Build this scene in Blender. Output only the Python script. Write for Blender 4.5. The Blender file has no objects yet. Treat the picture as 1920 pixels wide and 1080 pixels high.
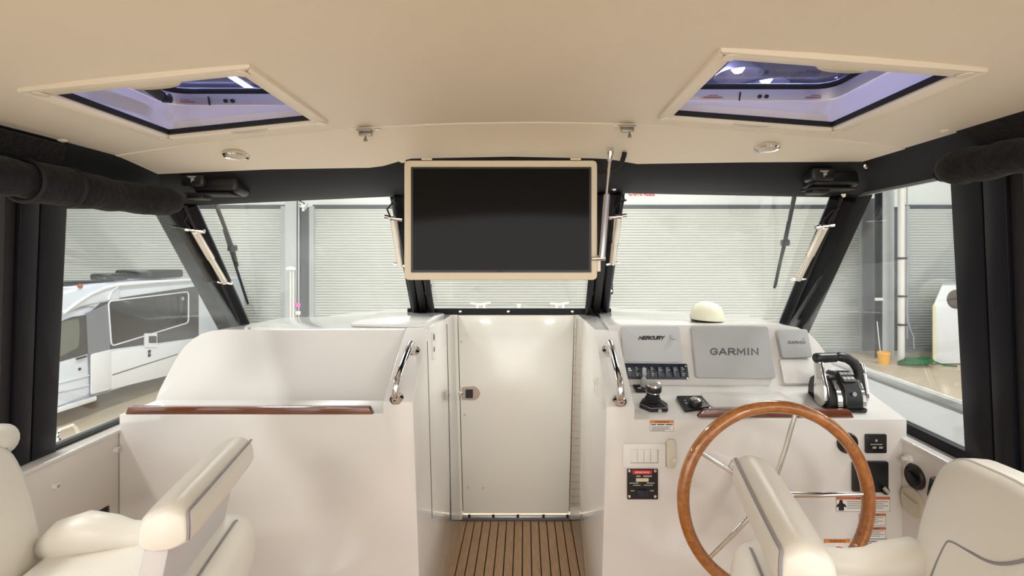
import bpy, bmesh, math, random
from mathutils import Vector as V, Matrix as M
from math import sin, cos, pi, radians
random.seed(4)
SC = bpy.context.scene
COL = SC.collection

# ------------------------------------------------------------------ camera
FPX, CX, CY, ZC = 900.0, 983.0, 492.0, 1.47
cd = bpy.data.cameras.new('camera')
cam = bpy.data.objects.new('camera', cd)
COL.objects.link(cam)
cam.location = (0, 0, ZC)
cam.rotation_euler = (pi / 2, 0, 0)
cd.sensor_width = 36
cd.lens = FPX / 1920 * 36
cd.shift_x = (960 - CX) / 1920
cd.shift_y = -(540 - CY) / 1920
cd.clip_start = 0.02
SC.camera = cam

# ------------------------------------------------------------------ world, lights, exposure
w = bpy.data.worlds.new('world')
SC.world = w
w.use_nodes = True
w.node_tree.nodes['Background'].inputs[0].default_value = (1.0, 0.975, 0.94, 1)
w.node_tree.nodes['Background'].inputs[1].default_value = 2.0


def area(name, loc, rot, sx, sy, power, col=(1, 1, 1)):
    l = bpy.data.lights.new(name, 'AREA')
    l.shape = 'RECTANGLE'
    l.size, l.size_y, l.energy, l.color = sx, sy, power, col
    o = bpy.data.objects.new(name, l)
    COL.objects.link(o)
    o.location, o.rotation_euler = loc, rot
    return o


for ix, x in enumerate((-13.5, -4.5, 4.5, 13.5)):
    for iy, y in enumerate((-6, 2, 8.5, 13.5)):
        area('roof_lamp', (x, y, 6.75), (0, 0, 0), 0.6, 4.5, (260, 470, 250, 130)[iy], (1, 0.98, 0.95))
# cabin lamps in the hardtop, aft of the seats
area('cabin_lamp', (-1.08, -0.25, 1.78), (0, 0, 0), 0.30, 0.30, 7, (1, 0.96, 0.90))
area('cabin_lamp', (0.98, -0.25, 1.78), (0, 0, 0), 0.30, 0.30, 7, (1, 0.96, 0.90))

SC.view_settings.view_transform = 'Standard'
SC.view_settings.look = 'None'
SC.view_settings.gamma = 1
SC.view_settings.exposure = 0.6
SC.view_settings.use_curve_mapping = False
SC.cycles.transparent_max_bounces = 24
SC.cycles.max_bounces = 10
SC.cycles.glossy_bounces = 5
SC.cycles.sample_clamp_indirect = 6

# ------------------------------------------------------------------ materials


def nodes(name):
    m = bpy.data.materials.new(name)
    m.use_nodes = True
    nt = m.node_tree
    return m, nt, nt.nodes['Principled BSDF']


def mat(name, col, rough=0.5, metal=0.0, coat=0.0, bump=0.0, bscale=200.0, var=0.0, vscale=6.0, spec=0.5, emit=None, estr=1.0, sheen=0.0, trans=0.0):
    m, nt, b = nodes(name)
    N, L = nt.nodes, nt.links
    b.inputs['Base Color'].default_value = (*col, 1)
    b.inputs['Roughness'].default_value = rough
    b.inputs['Metallic'].default_value = metal
    b.inputs['Coat Weight'].default_value = coat
    b.inputs['Coat Roughness'].default_value = 0.06
    b.inputs['Specular IOR Level'].default_value = spec
    b.inputs['Sheen Weight'].default_value = sheen
    b.inputs['Transmission Weight'].default_value = trans
    tc = N.new('ShaderNodeTexCoord')
    if var > 0:
        n = N.new('ShaderNodeTexNoise')
        n.inputs['Scale'].default_value = vscale
        n.inputs['Detail'].default_value = 4
        L.new(tc.outputs['Object'], n.inputs['Vector'])
        r = N.new('ShaderNodeValToRGB')
        r.color_ramp.elements[0].position = 0.3
        r.color_ramp.elements[1].position = 0.7
        r.color_ramp.elements[0].color = (*[max(0, c * (1 - var)) for c in col], 1)
        r.color_ramp.elements[1].color = (*[min(1, c * (1 + var)) for c in col], 1)
        L.new(n.outputs['Fac'], r.inputs['Fac'])
        L.new(r.outputs['Color'], b.inputs['Base Color'])
    if bump > 0:
        n2 = N.new('ShaderNodeTexNoise')
        n2.inputs['Scale'].default_value = bscale
        n2.inputs['Detail'].default_value = 3
        L.new(tc.outputs['Object'], n2.inputs['Vector'])
        bp = N.new('ShaderNodeBump')
        bp.inputs['Strength'].default_value = bump
        bp.inputs['Distance'].default_value = 0.01
        L.new(n2.outputs['Fac'], bp.inputs['Height'])
        L.new(bp.outputs['Normal'], b.inputs['Normal'])
    if emit:
        b.inputs['Emission Color'].default_value = (*emit, 1)
        b.inputs['Emission Strength'].default_value = estr
    return m


def wood(name, c1, c2, rough, scale, coat=0.0, stretch=(1, 12, 12)):
    m, nt, b = nodes(name)
    N, L = nt.nodes, nt.links
    tc = N.new('ShaderNodeTexCoord')
    mp = N.new('ShaderNodeMapping')
    mp.inputs['Scale'].default_value = stretch
    n = N.new('ShaderNodeTexNoise')
    n.inputs['Scale'].default_value = scale
    n.inputs['Detail'].default_value = 6
    n.inputs['Distortion'].default_value = 0.6
    r = N.new('ShaderNodeValToRGB')
    r.color_ramp.elements[0].position = 0.35
    r.color_ramp.elements[1].position = 0.68
    r.color_ramp.elements[0].color = (*c1, 1)
    r.color_ramp.elements[1].color = (*c2, 1)
    L.new(tc.outputs['Object'], mp.inputs['Vector'])
    L.new(mp.outputs['Vector'], n.inputs['Vector'])
    L.new(n.outputs['Fac'], r.inputs['Fac'])
    L.new(r.outputs['Color'], b.inputs['Base Color'])
    b.inputs['Roughness'].default_value = rough
    b.inputs['Coat Weight'].default_value = coat
    b.inputs['Coat Roughness'].default_value = 0.05
    return m


def glass(name, tint, base=0.04, grow=0.55, rough=0.0):
    m = bpy.data.materials.new(name)
    m.use_nodes = True
    nt = m.node_tree
    N, L = nt.nodes, nt.links
    N.clear()
    out = N.new('ShaderNodeOutputMaterial')
    mix = N.new('ShaderNodeMixShader')
    tr = N.new('ShaderNodeBsdfTransparent')
    gl = N.new('ShaderNodeBsdfGlossy')
    gl.inputs['Roughness'].default_value = rough
    gl.inputs['Color'].default_value = (0.95, 0.97, 1, 1)
    tr.inputs['Color'].default_value = (*tint, 1)
    lw = N.new('ShaderNodeLayerWeight')
    lw.inputs['Blend'].default_value = 0.5
    p = N.new('ShaderNodeMath')
    p.operation = 'POWER'
    p.inputs[1].default_value = 4.0
    ma = N.new('ShaderNodeMath')
    ma.operation = 'MULTIPLY_ADD'
    ma.inputs[1].default_value = grow
    ma.inputs[2].default_value = base
    L.new(lw.outputs['Facing'], p.inputs[0])
    L.new(p.outputs[0], ma.inputs[0])
    L.new(ma.outputs[0], mix.inputs[0])
    L.new(tr.outputs[0], mix.inputs[1])
    L.new(gl.outputs[0], mix.inputs[2])
    L.new(mix.outputs[0], out.inputs['Surface'])
    return m


GEL = mat('white_gelcoat', (0.72, 0.695, 0.665), 0.18, coat=0.8, var=0.015, vscale=2.5)
GEL2 = mat('ivory_gelcoat', (0.93, 0.905, 0.825), 0.2, coat=0.4, var=0.012, vscale=2)
CEIL = mat('cream_headliner', (0.86, 0.80, 0.69), 0.55, bump=0.05, bscale=260, var=0.02, vscale=1.5)
CREAM = mat('cream_plastic', (0.90, 0.84, 0.73), 0.4)
TVC = mat('tv_surround_vinyl', (0.80, 0.71, 0.54), 0.5, bump=0.04, bscale=300)
VIN = mat('ivory_seat_vinyl', (0.80, 0.755, 0.675), 0.33, bump=0.06, bscale=380, var=0.02, vscale=4)
SEAM = mat('grey_seam', (0.27, 0.26, 0.27), 0.6)
BVIN = mat('black_padded_vinyl', (0.008, 0.0095, 0.0125), 0.6, bump=0.05, bscale=300, spec=0.25)
FAB = mat('charcoal_canvas', (0.013, 0.0125, 0.013), 0.95, bump=0.45, bscale=60, var=0.3, vscale=40, sheen=0.08, spec=0.2)
BMET = mat('black_anodised_metal', (0.007, 0.0072, 0.011), 0.35, var=0.2, vscale=3, spec=0.18)
GMET = mat('dark_grey_frame', (0.026, 0.025, 0.025), 0.45, spec=0.25)
RUB = mat('black_rubber', (0.006, 0.006, 0.007), 0.7)
BPL = mat('black_plastic', (0.011, 0.012, 0.014), 0.35)
SWB = mat('navy_black_switch', (0.012, 0.02, 0.035), 0.28)
CHR = mat('polished_steel', (0.78, 0.76, 0.74), 0.1, metal=1)
ALU = mat('satin_champagne_aluminium', (0.74, 0.68, 0.58), 0.3, metal=0.85)
ALUF = mat('satin_aluminium', (0.62, 0.62, 0.66), 0.35, metal=0.8)
TEAKV = wood('varnished_wheel_wood', (0.29, 0.092, 0.013), (0.45, 0.165, 0.03), 0.3, 9, 1.0, (6, 6, 6))
MAHOG = wood('varnished_dark_wood', (0.10, 0.022, 0.007), (0.19, 0.05, 0.014), 0.3, 10, 0.9, (1.2, 14, 14))
TEAK = wood('teak_plank', (0.44, 0.275, 0.155), (0.56, 0.37, 0.22), 0.55, 14, 0.0, (14, 1.2, 14))
CAULK = mat('black_caulk', (0.012, 0.011, 0.01), 0.6)
SCRN = mat('dark_screen', (0.006, 0.0055, 0.006), 0.08, spec=0.13)
GREYC = mat('grey_display_cover', (0.40, 0.405, 0.405), 0.4, bump=0.03, bscale=200)
LGREY = mat('pale_grey_cover', (0.50, 0.505, 0.52), 0.45, bump=0.03, bscale=200)
WPL = mat('white_plastic', (0.78, 0.76, 0.73), 0.35)
BEIGE = mat('aged_beige_plastic', (0.62, 0.58, 0.47), 0.4)
DOME = mat('ivory_dome_plastic', (0.90, 0.88, 0.70), 0.4)
INK = mat('black_ink', (0.01, 0.01, 0.012), 0.5)
DGI = mat('grey_ink', (0.09, 0.10, 0.11), 0.5)
WINK = mat('white_ink', (0.75, 0.75, 0.75), 0.5)
ORG = mat('orange_ink', (0.72, 0.23, 0.03), 0.5)
REDO = mat('red_orange_ink', (0.62, 0.14, 0.04), 0.5)
RED = mat('red_ink', (0.60, 0.02, 0.02), 0.5)
PINK = mat('magenta_sticker', (0.85, 0.10, 0.55), 0.5)
CLEAR = glass('clear_glass', (0.94, 0.96, 0.95), 0.065, 0.5)
SIDEG = glass('side_glass', (0.86, 0.88, 0.88), 0.05, 0.6)
SMOKE = glass('smoked_blue_acrylic', (0.46, 0.48, 0.70), 0.05, 0.4)
HLIN = mat('hatch_lining', (0.84, 0.82, 0.88), 0.4)
BRZ = mat('dull_bronze_steel', (0.36, 0.33, 0.29), 0.35, metal=0.9)
LATM = mat('warm_brushed_steel', (0.50, 0.43, 0.37), 0.28, metal=0.9)
SKRT = mat('grey_vinyl_skirt', (0.58, 0.55, 0.54), 0.5)
SLAT = mat('pale_shutter_paint', (0.60, 0.62, 0.60), 0.45)
WALLP = mat('pale_wall_panel', (0.74, 0.78, 0.77), 0.6)
STEEL = mat('grey_steel_paint', (0.42, 0.45, 0.46), 0.5)
DSTEEL = mat('dark_steel_paint', (0.05, 0.055, 0.065), 0.5)
CONC = mat('concrete_floor', (0.56, 0.46, 0.33), 0.45, var=0.12, vscale=0.7)
ROOF = mat('warehouse_roof', (0.26, 0.27, 0.33), 0.7, var=0.15, vscale=0.6)
VANS = mat('silver_van_paint', (0.68, 0.74, 0.82), 0.25, coat=0.6)
VANW = mat('white_van_paint', (0.80, 0.83, 0.87), 0.25, coat=0.6)
VANG = mat('charcoal_van_band', (0.055, 0.05, 0.05), 0.3, coat=0.4)
VGL = mat('dark_van_glass', (0.03, 0.028, 0.028), 0.06)
VGR = mat('olive_van_glass', (0.16, 0.17, 0.14), 0.1)
YEL = mat('yellow_plastic', (0.85, 0.42, 0.01), 0.4)
GREEN = mat('green_hose', (0.02, 0.16, 0.05), 0.5)
LAMP = mat('lamp_glow', (1, 1, 1), 0.5, emit=(1, 1, 1), estr=9)
LENS = mat('frosted_lens', (0.62, 0.58, 0.48), 0.35)

# ------------------------------------------------------------------ projection helpers (pixel of the 1920x1080 frame -> point)


def P(px, py, Y):
    return V(((px - CX) * Y / FPX, Y, ZC - (py - CY) * Y / FPX))


def on(px, py, pl):
    d = V(((px - CX) / FPX, 1, -(py - CY) / FPX))
    o = V((0, 0, ZC))
    t = (pl[0] - o).dot(pl[1]) / d.dot(pl[1])
    return o + d * t


def plane(p, n):
    return (V(p), V(n).normalized())


# ------------------------------------------------------------------ mesh builder


class MB:
    def __init__(s):
        s.b = bmesh.new()

    def face(s, pts):
        vs = [s.b.verts.new(p) for p in pts]
        return s.b.faces.new(vs)

    def prism(s, pts, vec):
        vec = V(vec)
        a = [s.b.verts.new(V(p)) for p in pts]
        c = [s.b.verts.new(V(p) + vec) for p in pts]
        n = len(a)
        s.b.faces.new(a)
        s.b.faces.new(c[::-1])
        for i in range(n):
            s.b.faces.new((a[i], c[i], c[(i + 1) % n], a[(i + 1) % n]))
        return s

    def box(s, c, size, R=None, bev=0.0, seg=2):
        t = bmesh.new()
        bmesh.ops.create_cube(t, size=1)
        bmesh.ops.scale(t, vec=size, verts=t.verts)
        if bev > 0:
            bmesh.ops.bevel(t, geom=list(t.edges), offset=bev, segments=seg, profile=0.5, affect='EDGES', clamp_overlap=True)
        if R is not None:
            bmesh.ops.transform(t, matrix=R.to_4x4(), verts=t.verts)
        bmesh.ops.translate(t, vec=V(c), verts=t.verts)
        s.join(t)
        return s

    def join(s, t):
        me = bpy.data.meshes.new('tmp')
        t.to_mesh(me)
        t.free()
        s.b.from_mesh(me)
        bpy.data.meshes.remove(me)

    def bar(s, p0, p1, wd, th, n=None, bev=0.0):
        p0, p1 = V(p0), V(p1)
        d = (p1 - p0)
        L = d.length
        d.normalize()
        n = V(n) if n is not None else V((0, 0, 1))
        sx = d.cross(n)
        if sx.length < 1e-4:
            sx = d.cross(V((1, 0, 0)))
        sx.normalize()
        up = sx.cross(d).normalized()
        R = M((sx, d, up)).transposed()
        s.box((p0 + p1) / 2, (wd, L, th), R, bev)
        return s

    @staticmethod
    def soft(pts, k=2):
        pts = [V(p) for p in pts]
        for _ in range(k):
            q = [pts[0]]
            for a, b in zip(pts, pts[1:]):
                q += [a.lerp(b, 0.25), a.lerp(b, 0.75)]
            pts = q + [pts[-1]]
        return pts

    def tube(s, pts, r, n=12, closed=False):
        pts = [V(p) for p in pts]
        k = len(pts)
        rr = r if isinstance(r, (list, tuple)) else [r] * k
        rings = []
        prev = None
        for i in range(k):
            if closed:
                t = (pts[(i + 1) % k] - pts[i - 1]).normalized()
            else:
                t = (pts[min(i + 1, k - 1)] - pts[max(i - 1, 0)]).normalized()
            if prev is None:
                a = V((0, 0, 1)) if abs(t.z) < 0.9 else V((1, 0, 0))
                u = t.cross(a).normalized()
            else:
                u = (prev - t * prev.dot(t)).normalized()
            prev = u
            v = t.cross(u)
            rings.append([s.b.verts.new(pts[i] + (u * cos(2 * pi * j / n) + v * sin(2 * pi * j / n)) * rr[i]) for j in range(n)])
        for i in range(k if closed else k - 1):
            A, B = rings[i], rings[(i + 1) % k]
            for j in range(n):
                s.b.faces.new((A[j], A[(j + 1) % n], B[(j + 1) % n], B[j]))
        if not closed:
            s.b.faces.new(rings[0][::-1])
            s.b.faces.new(rings[-1])
        return s

    def lathe(s, prof, o=(0, 0, 0), ax=(0, 0, 1), n=24):
        ax = V(ax).normalized()
        a = V((1, 0, 0)) if abs(ax.x) < 0.9 else V((0, 1, 0))
        u = ax.cross(a).normalized()
        v = ax.cross(u)
        o = V(o)
        rings = []
        for r, h in prof:
            if r < 1e-6:
                rings.append([s.b.verts.new(o + ax * h)])
            else:
                rings.append([s.b.verts.new(o + ax * h + (u * cos(2 * pi * j / n) + v * sin(2 * pi * j / n)) * r) for j in range(n)])
        for A, B in zip(rings, rings[1:]):
            if len(A) == 1 and len(B) == 1:
                continue
            for j in range(n):
                q = [A[j % len(A)], A[(j + 1) % len(A)], B[(j + 1) % len(B)], B[j % len(B)]]
                q2 = []
                for x in q:
                    if x not in q2:
                        q2.append(x)
                s.b.faces.new(q2)
        if len(rings[0]) > 1:
            s.b.faces.new(rings[0][::-1])
        if len(rings[-1]) > 1:
            s.b.faces.new(rings[-1])
        return s

    def bevel(s, wd, seg=2, ang=25):
        s.b.normal_update()
        es = [e for e in s.b.edges if len(e.link_faces) == 2 and e.calc_face_angle(0) > radians(ang)]
        bmesh.ops.bevel(s.b, geom=es, offset=wd, segments=seg, profile=0.5, affect='EDGES', clamp_overlap=True)
        return s


OFF = {}


def add(name, mb, m, parent=None, label=None, cat=None, group=None, kind=None, smooth=True, ang=32):
    b = mb.b
    bmesh.ops.recalc_face_normals(b, faces=b.faces)
    if parent is not None:
        off = OFF[parent.name]
    else:
        xs = [v.co.x for v in b.verts]
        ys = [v.co.y for v in b.verts]
        zs = [v.co.z for v in b.verts]
        off = V(((min(xs) + max(xs)) / 2, (min(ys) + max(ys)) / 2, min(zs)))
    bmesh.ops.translate(b, vec=-off, verts=b.verts)
    me = bpy.data.meshes.new(name)
    b.to_mesh(me)
    b.free()
    me.materials.append(m)
    if smooth:
        for p in me.polygons:
            p.use_smooth = True
        me.set_sharp_from_angle(angle=radians(ang))
    o = bpy.data.objects.new(name, me)
    COL.objects.link(o)
    if parent is not None:
        o.parent = parent
    else:
        o.location = off
    OFF[o.name] = off
    props(o, label, cat, group, kind)
    return o


def props(o, label=None, cat=None, group=None, kind=None):
    for k, v in (('label', label), ('category', cat), ('group', group), ('kind', kind)):
        if v:
            o[k] = v


def thing(name, loc, label=None, cat=None, group=None, kind=None):
    o = bpy.data.objects.new(name, None)
    o.empty_display_size = 0.05
    COL.objects.link(o)
    o.location = loc
    OFF[o.name] = V(loc)
    props(o, label, cat, group, kind)
    return o


def rpoly(pts, r, seg=4):
    """round the corners of a planar polygon"""
    pts = [V(p) for p in pts]
    n = len(pts)
    out = []
    for i in range(n):
        p, a, c = pts[i], pts[i - 1], pts[(i + 1) % n]
        da, dc = (a - p), (c - p)
        rr = min(r, da.length * 0.45, dc.length * 0.45)
        s, e = p + da.normalized() * rr, p + dc.normalized() * rr
        for k in range(seg + 1):
            t = k / seg
            out.append(s * (1 - t) ** 2 + p * 2 * t * (1 - t) + e * t ** 2)
    return out


def plate(mb, pts, n, t0, t1, r=0.0, seg=4):
    pts = rpoly(pts, r, seg) if r > 0 else [V(p) for p in pts]
    n = V(n).normalized()
    mb.prism([p + n * t0 for p in pts], n * (t1 - t0))
    return mb


def pxplate(name, corners, pl, t0, t1, m, parent=None, r=0.0, bev=0.0, **kw):
    mb = MB()
    plate(mb, [on(x, y, pl) for x, y in corners], pl[1], t0, t1, r)
    if bev:
        mb.bevel(bev)
    return add(name, mb, m, parent, **kw)


def rect(x0, y0, x1, y1):
    return [(x0, y0), (x1, y0), (x1, y1), (x0, y1)]


def text(name, s, c, u, v, wd, ht, m, parent, lift=0.0006, shear=0.0, bold=0.0, kind=None):
    cu = bpy.data.curves.new(name, 'FONT')
    cu.body = s
    cu.size = 1
    cu.align_x = 'CENTER'
    cu.shear = shear
    cu.offset = bold
    cu.extrude = 0.004
    cu.resolution_u = 3
    t = bpy.data.objects.new('tmp_text', cu)
    COL.objects.link(t)
    dg = bpy.context.evaluated_depsgraph_get()
    me = bpy.data.meshes.new_from_object(t.evaluated_get(dg))
    bpy.data.objects.remove(t)
    xs = [p.co.x for p in me.vertices]
    ys = [p.co.y for p in me.vertices]
    x0, x1, y0, y1 = min(xs), max(xs), min(ys), max(ys)
    u, v = V(u).normalized(), V(v).normalized()
    n = u.cross(v).normalized()
    mb = MB()
    mb.b.from_mesh(me)
    bpy.data.meshes.remove(me)
    for q in mb.b.verts:
        q.co = V(c) + u * ((q.co.x - (x0 + x1) / 2) / (x1 - x0) * wd) + v * ((q.co.y - (y0 + y1) / 2) / (y1 - y0) * ht) + n * (lift + q.co.z * 0.05)
    return add(name, mb, m, parent, smooth=False, kind=kind)


STROKES = {
    'G': [[(.92, .80), (.75, .95), (.45, 1), (.18, .88), (.04, .62), (.04, .38), (.18, .12), (.45, 0), (.75, .05), (.94, .22), (.94, .46), (.58, .46)]],
    'A': [[(.02, 0), (.48, 1), (.52, 1), (.98, 0)], [(.2, .30), (.8, .30)]],
    'R': [[(.08, 0), (.08, 1), (.65, 1), (.88, .88), (.90, .68), (.80, .52), (.62, .46), (.08, .46)], [(.55, .46), (.95, 0)]],
    'M': [[(.05, 0), (.08, 1), (.5, .28), (.92, 1), (.95, 0)]],
    'I': [[(.5, 0), (.5, 1)]],
    'N': [[(.08, 0), (.08, 1), (.92, 0), (.92, 1)]],
    'E': [[(.95, 1), (.08, 1), (.08, 0), (.95, 0)], [(.08, .5), (.85, .5)]],
    'C': [[(.94, .80), (.75, .95), (.45, 1), (.18, .88), (.04, .62), (.04, .38), (.18, .12), (.45, 0), (.75, .05), (.94, .20)]],
    'U': [[(.06, 1), (.06, .30), (.2, .06), (.5, 0), (.8, .06), (.94, .30), (.94, 1)]],
    'Y': [[(.02, 1), (.5, .48), (.98, 1)], [(.5, .5), (.5, 0)]],
}


def block_text(name, word, box, pl, m, parent, lift, wt, shear=0.0):
    """bold block lettering made of mitred strokes, filling the pixel box"""
    x0, y0, x1, y1 = box
    o = on(x0, y1, pl)
    u = on(x1, y1, pl) - o
    v = on(x0, y0, pl) - o
    W, H = u.length, v.length
    u, v = u.normalized(), v.normalized()
    wd = {'I': 0.36, 'M': 1.15}
    tot = sum(wd.get(c, 1.0) for c in word) + 0.26 * (len(word) - 1)
    k = (W - shear * H) / tot
    mb = MB()
    x = 0.0
    for c in word:
        cw = wd.get(c, 1.0) * k
        for st in STROKES[c]:
            q = [V((wt / 2 + (x + p[0] * cw) * 1.0, wt / 2 + p[1] * (H - wt), 0)) for p in st]
            n = len(q)
            L_, R_ = [], []
            for i in range(n):
                d0 = (q[i] - q[i - 1]).normalized() if i else (q[1] - q[0]).normalized()
                d1 = (q[i + 1] - q[i]).normalized() if i < n - 1 else d0
                t = d0 + d1
                t = t.normalized() if t.length > 1e-3 else d0
                nn = V((-t.y, t.x, 0))
                s = min(1.6, 1 / max(0.4, nn.dot(V((-d1.y, d1.x, 0)))))
                e = (d0 * -wt / 2 if i == 0 else d1 * wt / 2 if i == n - 1 else V((0, 0, 0)))
                L_.append(q[i] + nn * wt / 2 * s + e)
                R_.append(q[i] - nn * wt / 2 * s + e)
            for i in range(n - 1):
                quad = [L_[i], L_[i + 1], R_[i + 1], R_[i]]
                mb.prism([o + u * (p.x + p.y * shear) + v * p.y + pl[1] * lift for p in quad], pl[1] * 0.0006)
        x += cw + 0.26 * k
    return add(name, mb, m, parent, smooth=False, kind='stuff')


def pxtext(name, s, box, pl, m, parent, **kw):
    x0, y0, x1, y1 = box
    c = on((x0 + x1) / 2, (y0 + y1) / 2, pl)
    u = on(x1, (y0 + y1) / 2, pl) - on(x0, (y0 + y1) / 2, pl)
    v = on((x0 + x1) / 2, y0, pl) - on((x0 + x1) / 2, y1, pl)
    return text(name, s, c, u, v, u.length, v.length, m, parent, **kw)


def lerp(a, b, t):
    return a + (b - a) * t


# ------------------------------------------------------------------ key planes of the cabin
YF = 1.71                    # console fronts
YD = 2.75                    # companionway door
PF = plane((0, YF, 0), (0, -1, 0))
PLB = plane((0, YF, 0.968), (0, -0.57, 0.822))
PPR = plane((0, 1.95, 0.972), (0, -0.228, 0.08))      # helm instrument panel
PTR = plane((0, 1.71, 0.91), (0, -0.062, 0.24))       # helm tray
PPL = plane((0, 1.89, 0.928), (0, -0.262, 0.14))      # port panel
PD = plane((0, YD, 0), (0, -1, 0))


def xl(z):
    return -0.362 - 0.036 * z


def xr(z):
    return 0.268 + 0.027 * z


def ceil_z(x):
    return 1.912 - 0.060 * (x + 0.05) ** 2 + 0.010 * x


# =================================================================== STRUCTURE
# ---- floor with teak planks
flo = thing('floor', (0, 1, -0.03), kind='structure')
mb = MB()
mb.box((-0.04, 0.6, -0.03), (2.86, 4.4, 0.04))
add('subfloor', mb, CAULK, flo)
mb = MB()
mb.box((-0.93, 0.1, -0.003), (1.10, 3.3, 0.014))
mb.box((0.835, 0.1, -0.003), (1.10, 3.3, 0.014))
add('side_sole', mb, TEAK, flo, kind='stuff')
edges = [-0.366] + [-0.325 + 0.0451 * k for k in range(14)] + [0.278]
for i in range(15):
    a, c = edges[i] + 0.0028, edges[i + 1] - 0.0028
    mb = MB()
    mb.box(((a + c) / 2, 1.62, -0.003), (c - a, 2.2, 0.014 + random.uniform(-0.0006, 0.0006)))
    add('plank', mb, TEAK, flo)

# ---- ceiling (hardtop liner) with two hatch openings
HL = (-1.075, -0.580, 1.015, 1.425)
HR = (0.395, 0.940, 0.970, 1.430)
cl = thing('ceiling', (0, 0.5, 1.8), kind='structure')
xs = sorted(set([-1.30 + i * (2.5 / 20) for i in range(21)] + [HL[0] + 0.02, HL[1] - 0.02, HR[0] + 0.02, HR[1] - 0.02]))
ys = sorted(set([-1.2, -0.6, 0, 0.4, 0.8, 1.508] + [HL[2] + 0.02, HL[3] - 0.02, HR[2] + 0.02, HR[3] - 0.02]))
mb = MB()
grid = {}
for i, x in enumerate(xs):
    for j, y in enumerate(ys):
        grid[i, j] = mb.b.verts.new((x, y, ceil_z(x)))
for i in range(len(xs) - 1):
    for j in range(len(ys) - 1):
        mx, my = (xs[i] + xs[i + 1]) / 2, (ys[j] + ys[j + 1]) / 2
        if any(h[0] + 0.02 < mx < h[1] - 0.02 and h[2] + 0.02 < my < h[3] - 0.02 for h in (HL, HR)):
            continue
        mb.b.faces.new((grid[i, j], grid[i + 1, j], grid[i + 1, j + 1], grid[i, j + 1]))
r = bmesh.ops.extrude_face_region(mb.b, geom=list(mb.b.faces))
bmesh.ops.translate(mb.b, vec=(0, 0, 0.035), verts=[e for e in r['geom'] if isinstance(e, bmesh.types.BMVert)])
add('headliner', mb, CEIL, cl)


def front_z(x):
    k = [(-1.30, 1.783), (-0.90, 1.800), (-0.52, 1.806), (-0.41, 1.838), (-0.05, 1.845), (0.29, 1.838), (0.40, 1.819), (0.8, 1.825), (1.20, 1.827)]
    for (a, za), (b, zb) in zip(k, k[1:]):
        if x <= b:
            return za + (zb - za) * (x - a) / (b - a)
    return k[-1][1]


mb = MB()
cols = []
for i in range(51):
    x = -1.30 + 2.5 * i / 50
    col = []
    for j in range(9):
        t = j / 8
        z0, z1 = ceil_z(x) - 0.003, front_z(x)
        lin = z0 + (z1 - z0) * t
        # the flat wings and the scooped middle part differ towards the front edge
        col.append(mb.b.verts.new((x, 1.512 + 0.19 * t, z0 + (z1 - z0) * (t ** 1.15))))
    cols.append(col)
for a, c in zip(cols, cols[1:]):
    for j in range(8):
        mb.b.faces.new((a[j], c[j], c[j + 1], a[j + 1]))
r = bmesh.ops.extrude_face_region(mb.b, geom=list(mb.b.faces))
bmesh.ops.translate(mb.b, vec=(0, 0, 0.02), verts=[e for e in r['geom'] if isinstance(e, bmesh.types.BMVert)])
add('front_panel', mb, CEIL, cl, ang=50)
for (px, py) in ((117, 261), (1772, 235), (312, 285), (1568, 268), (755, 302)):
    y = 1.33 if py < 262 else 1.6
    p = P(px, py, y)
    p.z = ceil_z(p.x) if y < 1.5 else p.z
    mb = MB()
    mb.lathe([(0.011, -0.002), (0.011, 0.003), (0.0, 0.007)], p, (0, 0, -1), 12)
    add('screw_cap', mb, CREAM, cl)

# ---- black padded header above the windshield (top edge follows the ceiling front)
hd = thing('trim_1', (0, 1.8, 1.7), kind='structure')
bot = [(-1.42, 1.90, 1.690), (-0.52, 1.975, 1.742), (0.35, 1.975, 1.755), (1.345, 1.90, 1.725)]


def hbot(x):
    for a, b in zip(bot, bot[1:]):
        if x <= b[0]:
            t = (x - a[0]) / (b[0] - a[0])
            return V(a).lerp(V(b), max(0, t))
    return V(bot[-1])


mb = MB()
cols = []
for i in range(41):
    x = -1.42 + 2.765 * i / 40
    b0 = hbot(x)
    xt = max(-1.31, min(1.22, x * 0.925))
    t0 = V((xt, 1.70, front_z(xt) + 0.006))
    cols.append([mb.b.verts.new(t0.lerp(b0, k / 5) + V((0, -0.012 * sin(pi * k / 5), -0.012 * sin(pi * k / 5)))) for k in range(6)] + [mb.b.verts.new(b0 + V((0, 0.035, 0.01))), mb.b.verts.new(t0 + V((0, 0.06, 0.02)))])
for a, c in zip(cols, cols[1:]):
    for j in range(8):
        k = (j + 1) % 8
        mb.b.faces.new((a[j], c[j], c[k], a[k]))
mb.b.faces.new(cols[0][::-1])
mb.b.faces.new(cols[-1])
add('padded_header', mb, BVIN, hd, ang=45)
PHD = plane((0, 1.70, 1.82), V((0, -0.08, -0.27)).cross(V((1, 0, 0))) if False else (0, -0.33, -0.94))
for (px, py, y) in ((741, 355, 1.92), (1151, 353, 1.92), (1581, 365, 1.86), (456, 353, 1.90), (1623, 311, 1.70)):
    mb = MB()
    mb.lathe([(0.010, 0), (0.010, 0.004), (0.005, 0.008), (0, 0.008)], P(px, py, y), (0, -1, -0.3), 12)
    add('screw', mb, CHR, hd)
for (px, py) in ((535, 345), (1357, 328)):
    p = P(px, py, 1.83)
    mb = MB()
    mb.tube([p + V((0, 0, 0.045)), p + V((0, -0.012, 0.01)), p + V((0, -0.016, -0.012)), p + V((0, 0, -0.018))], [0.004, 0.005, 0.007, 0.004], 8)
    add('webbing_loop', mb, RUB, hd)

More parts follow.
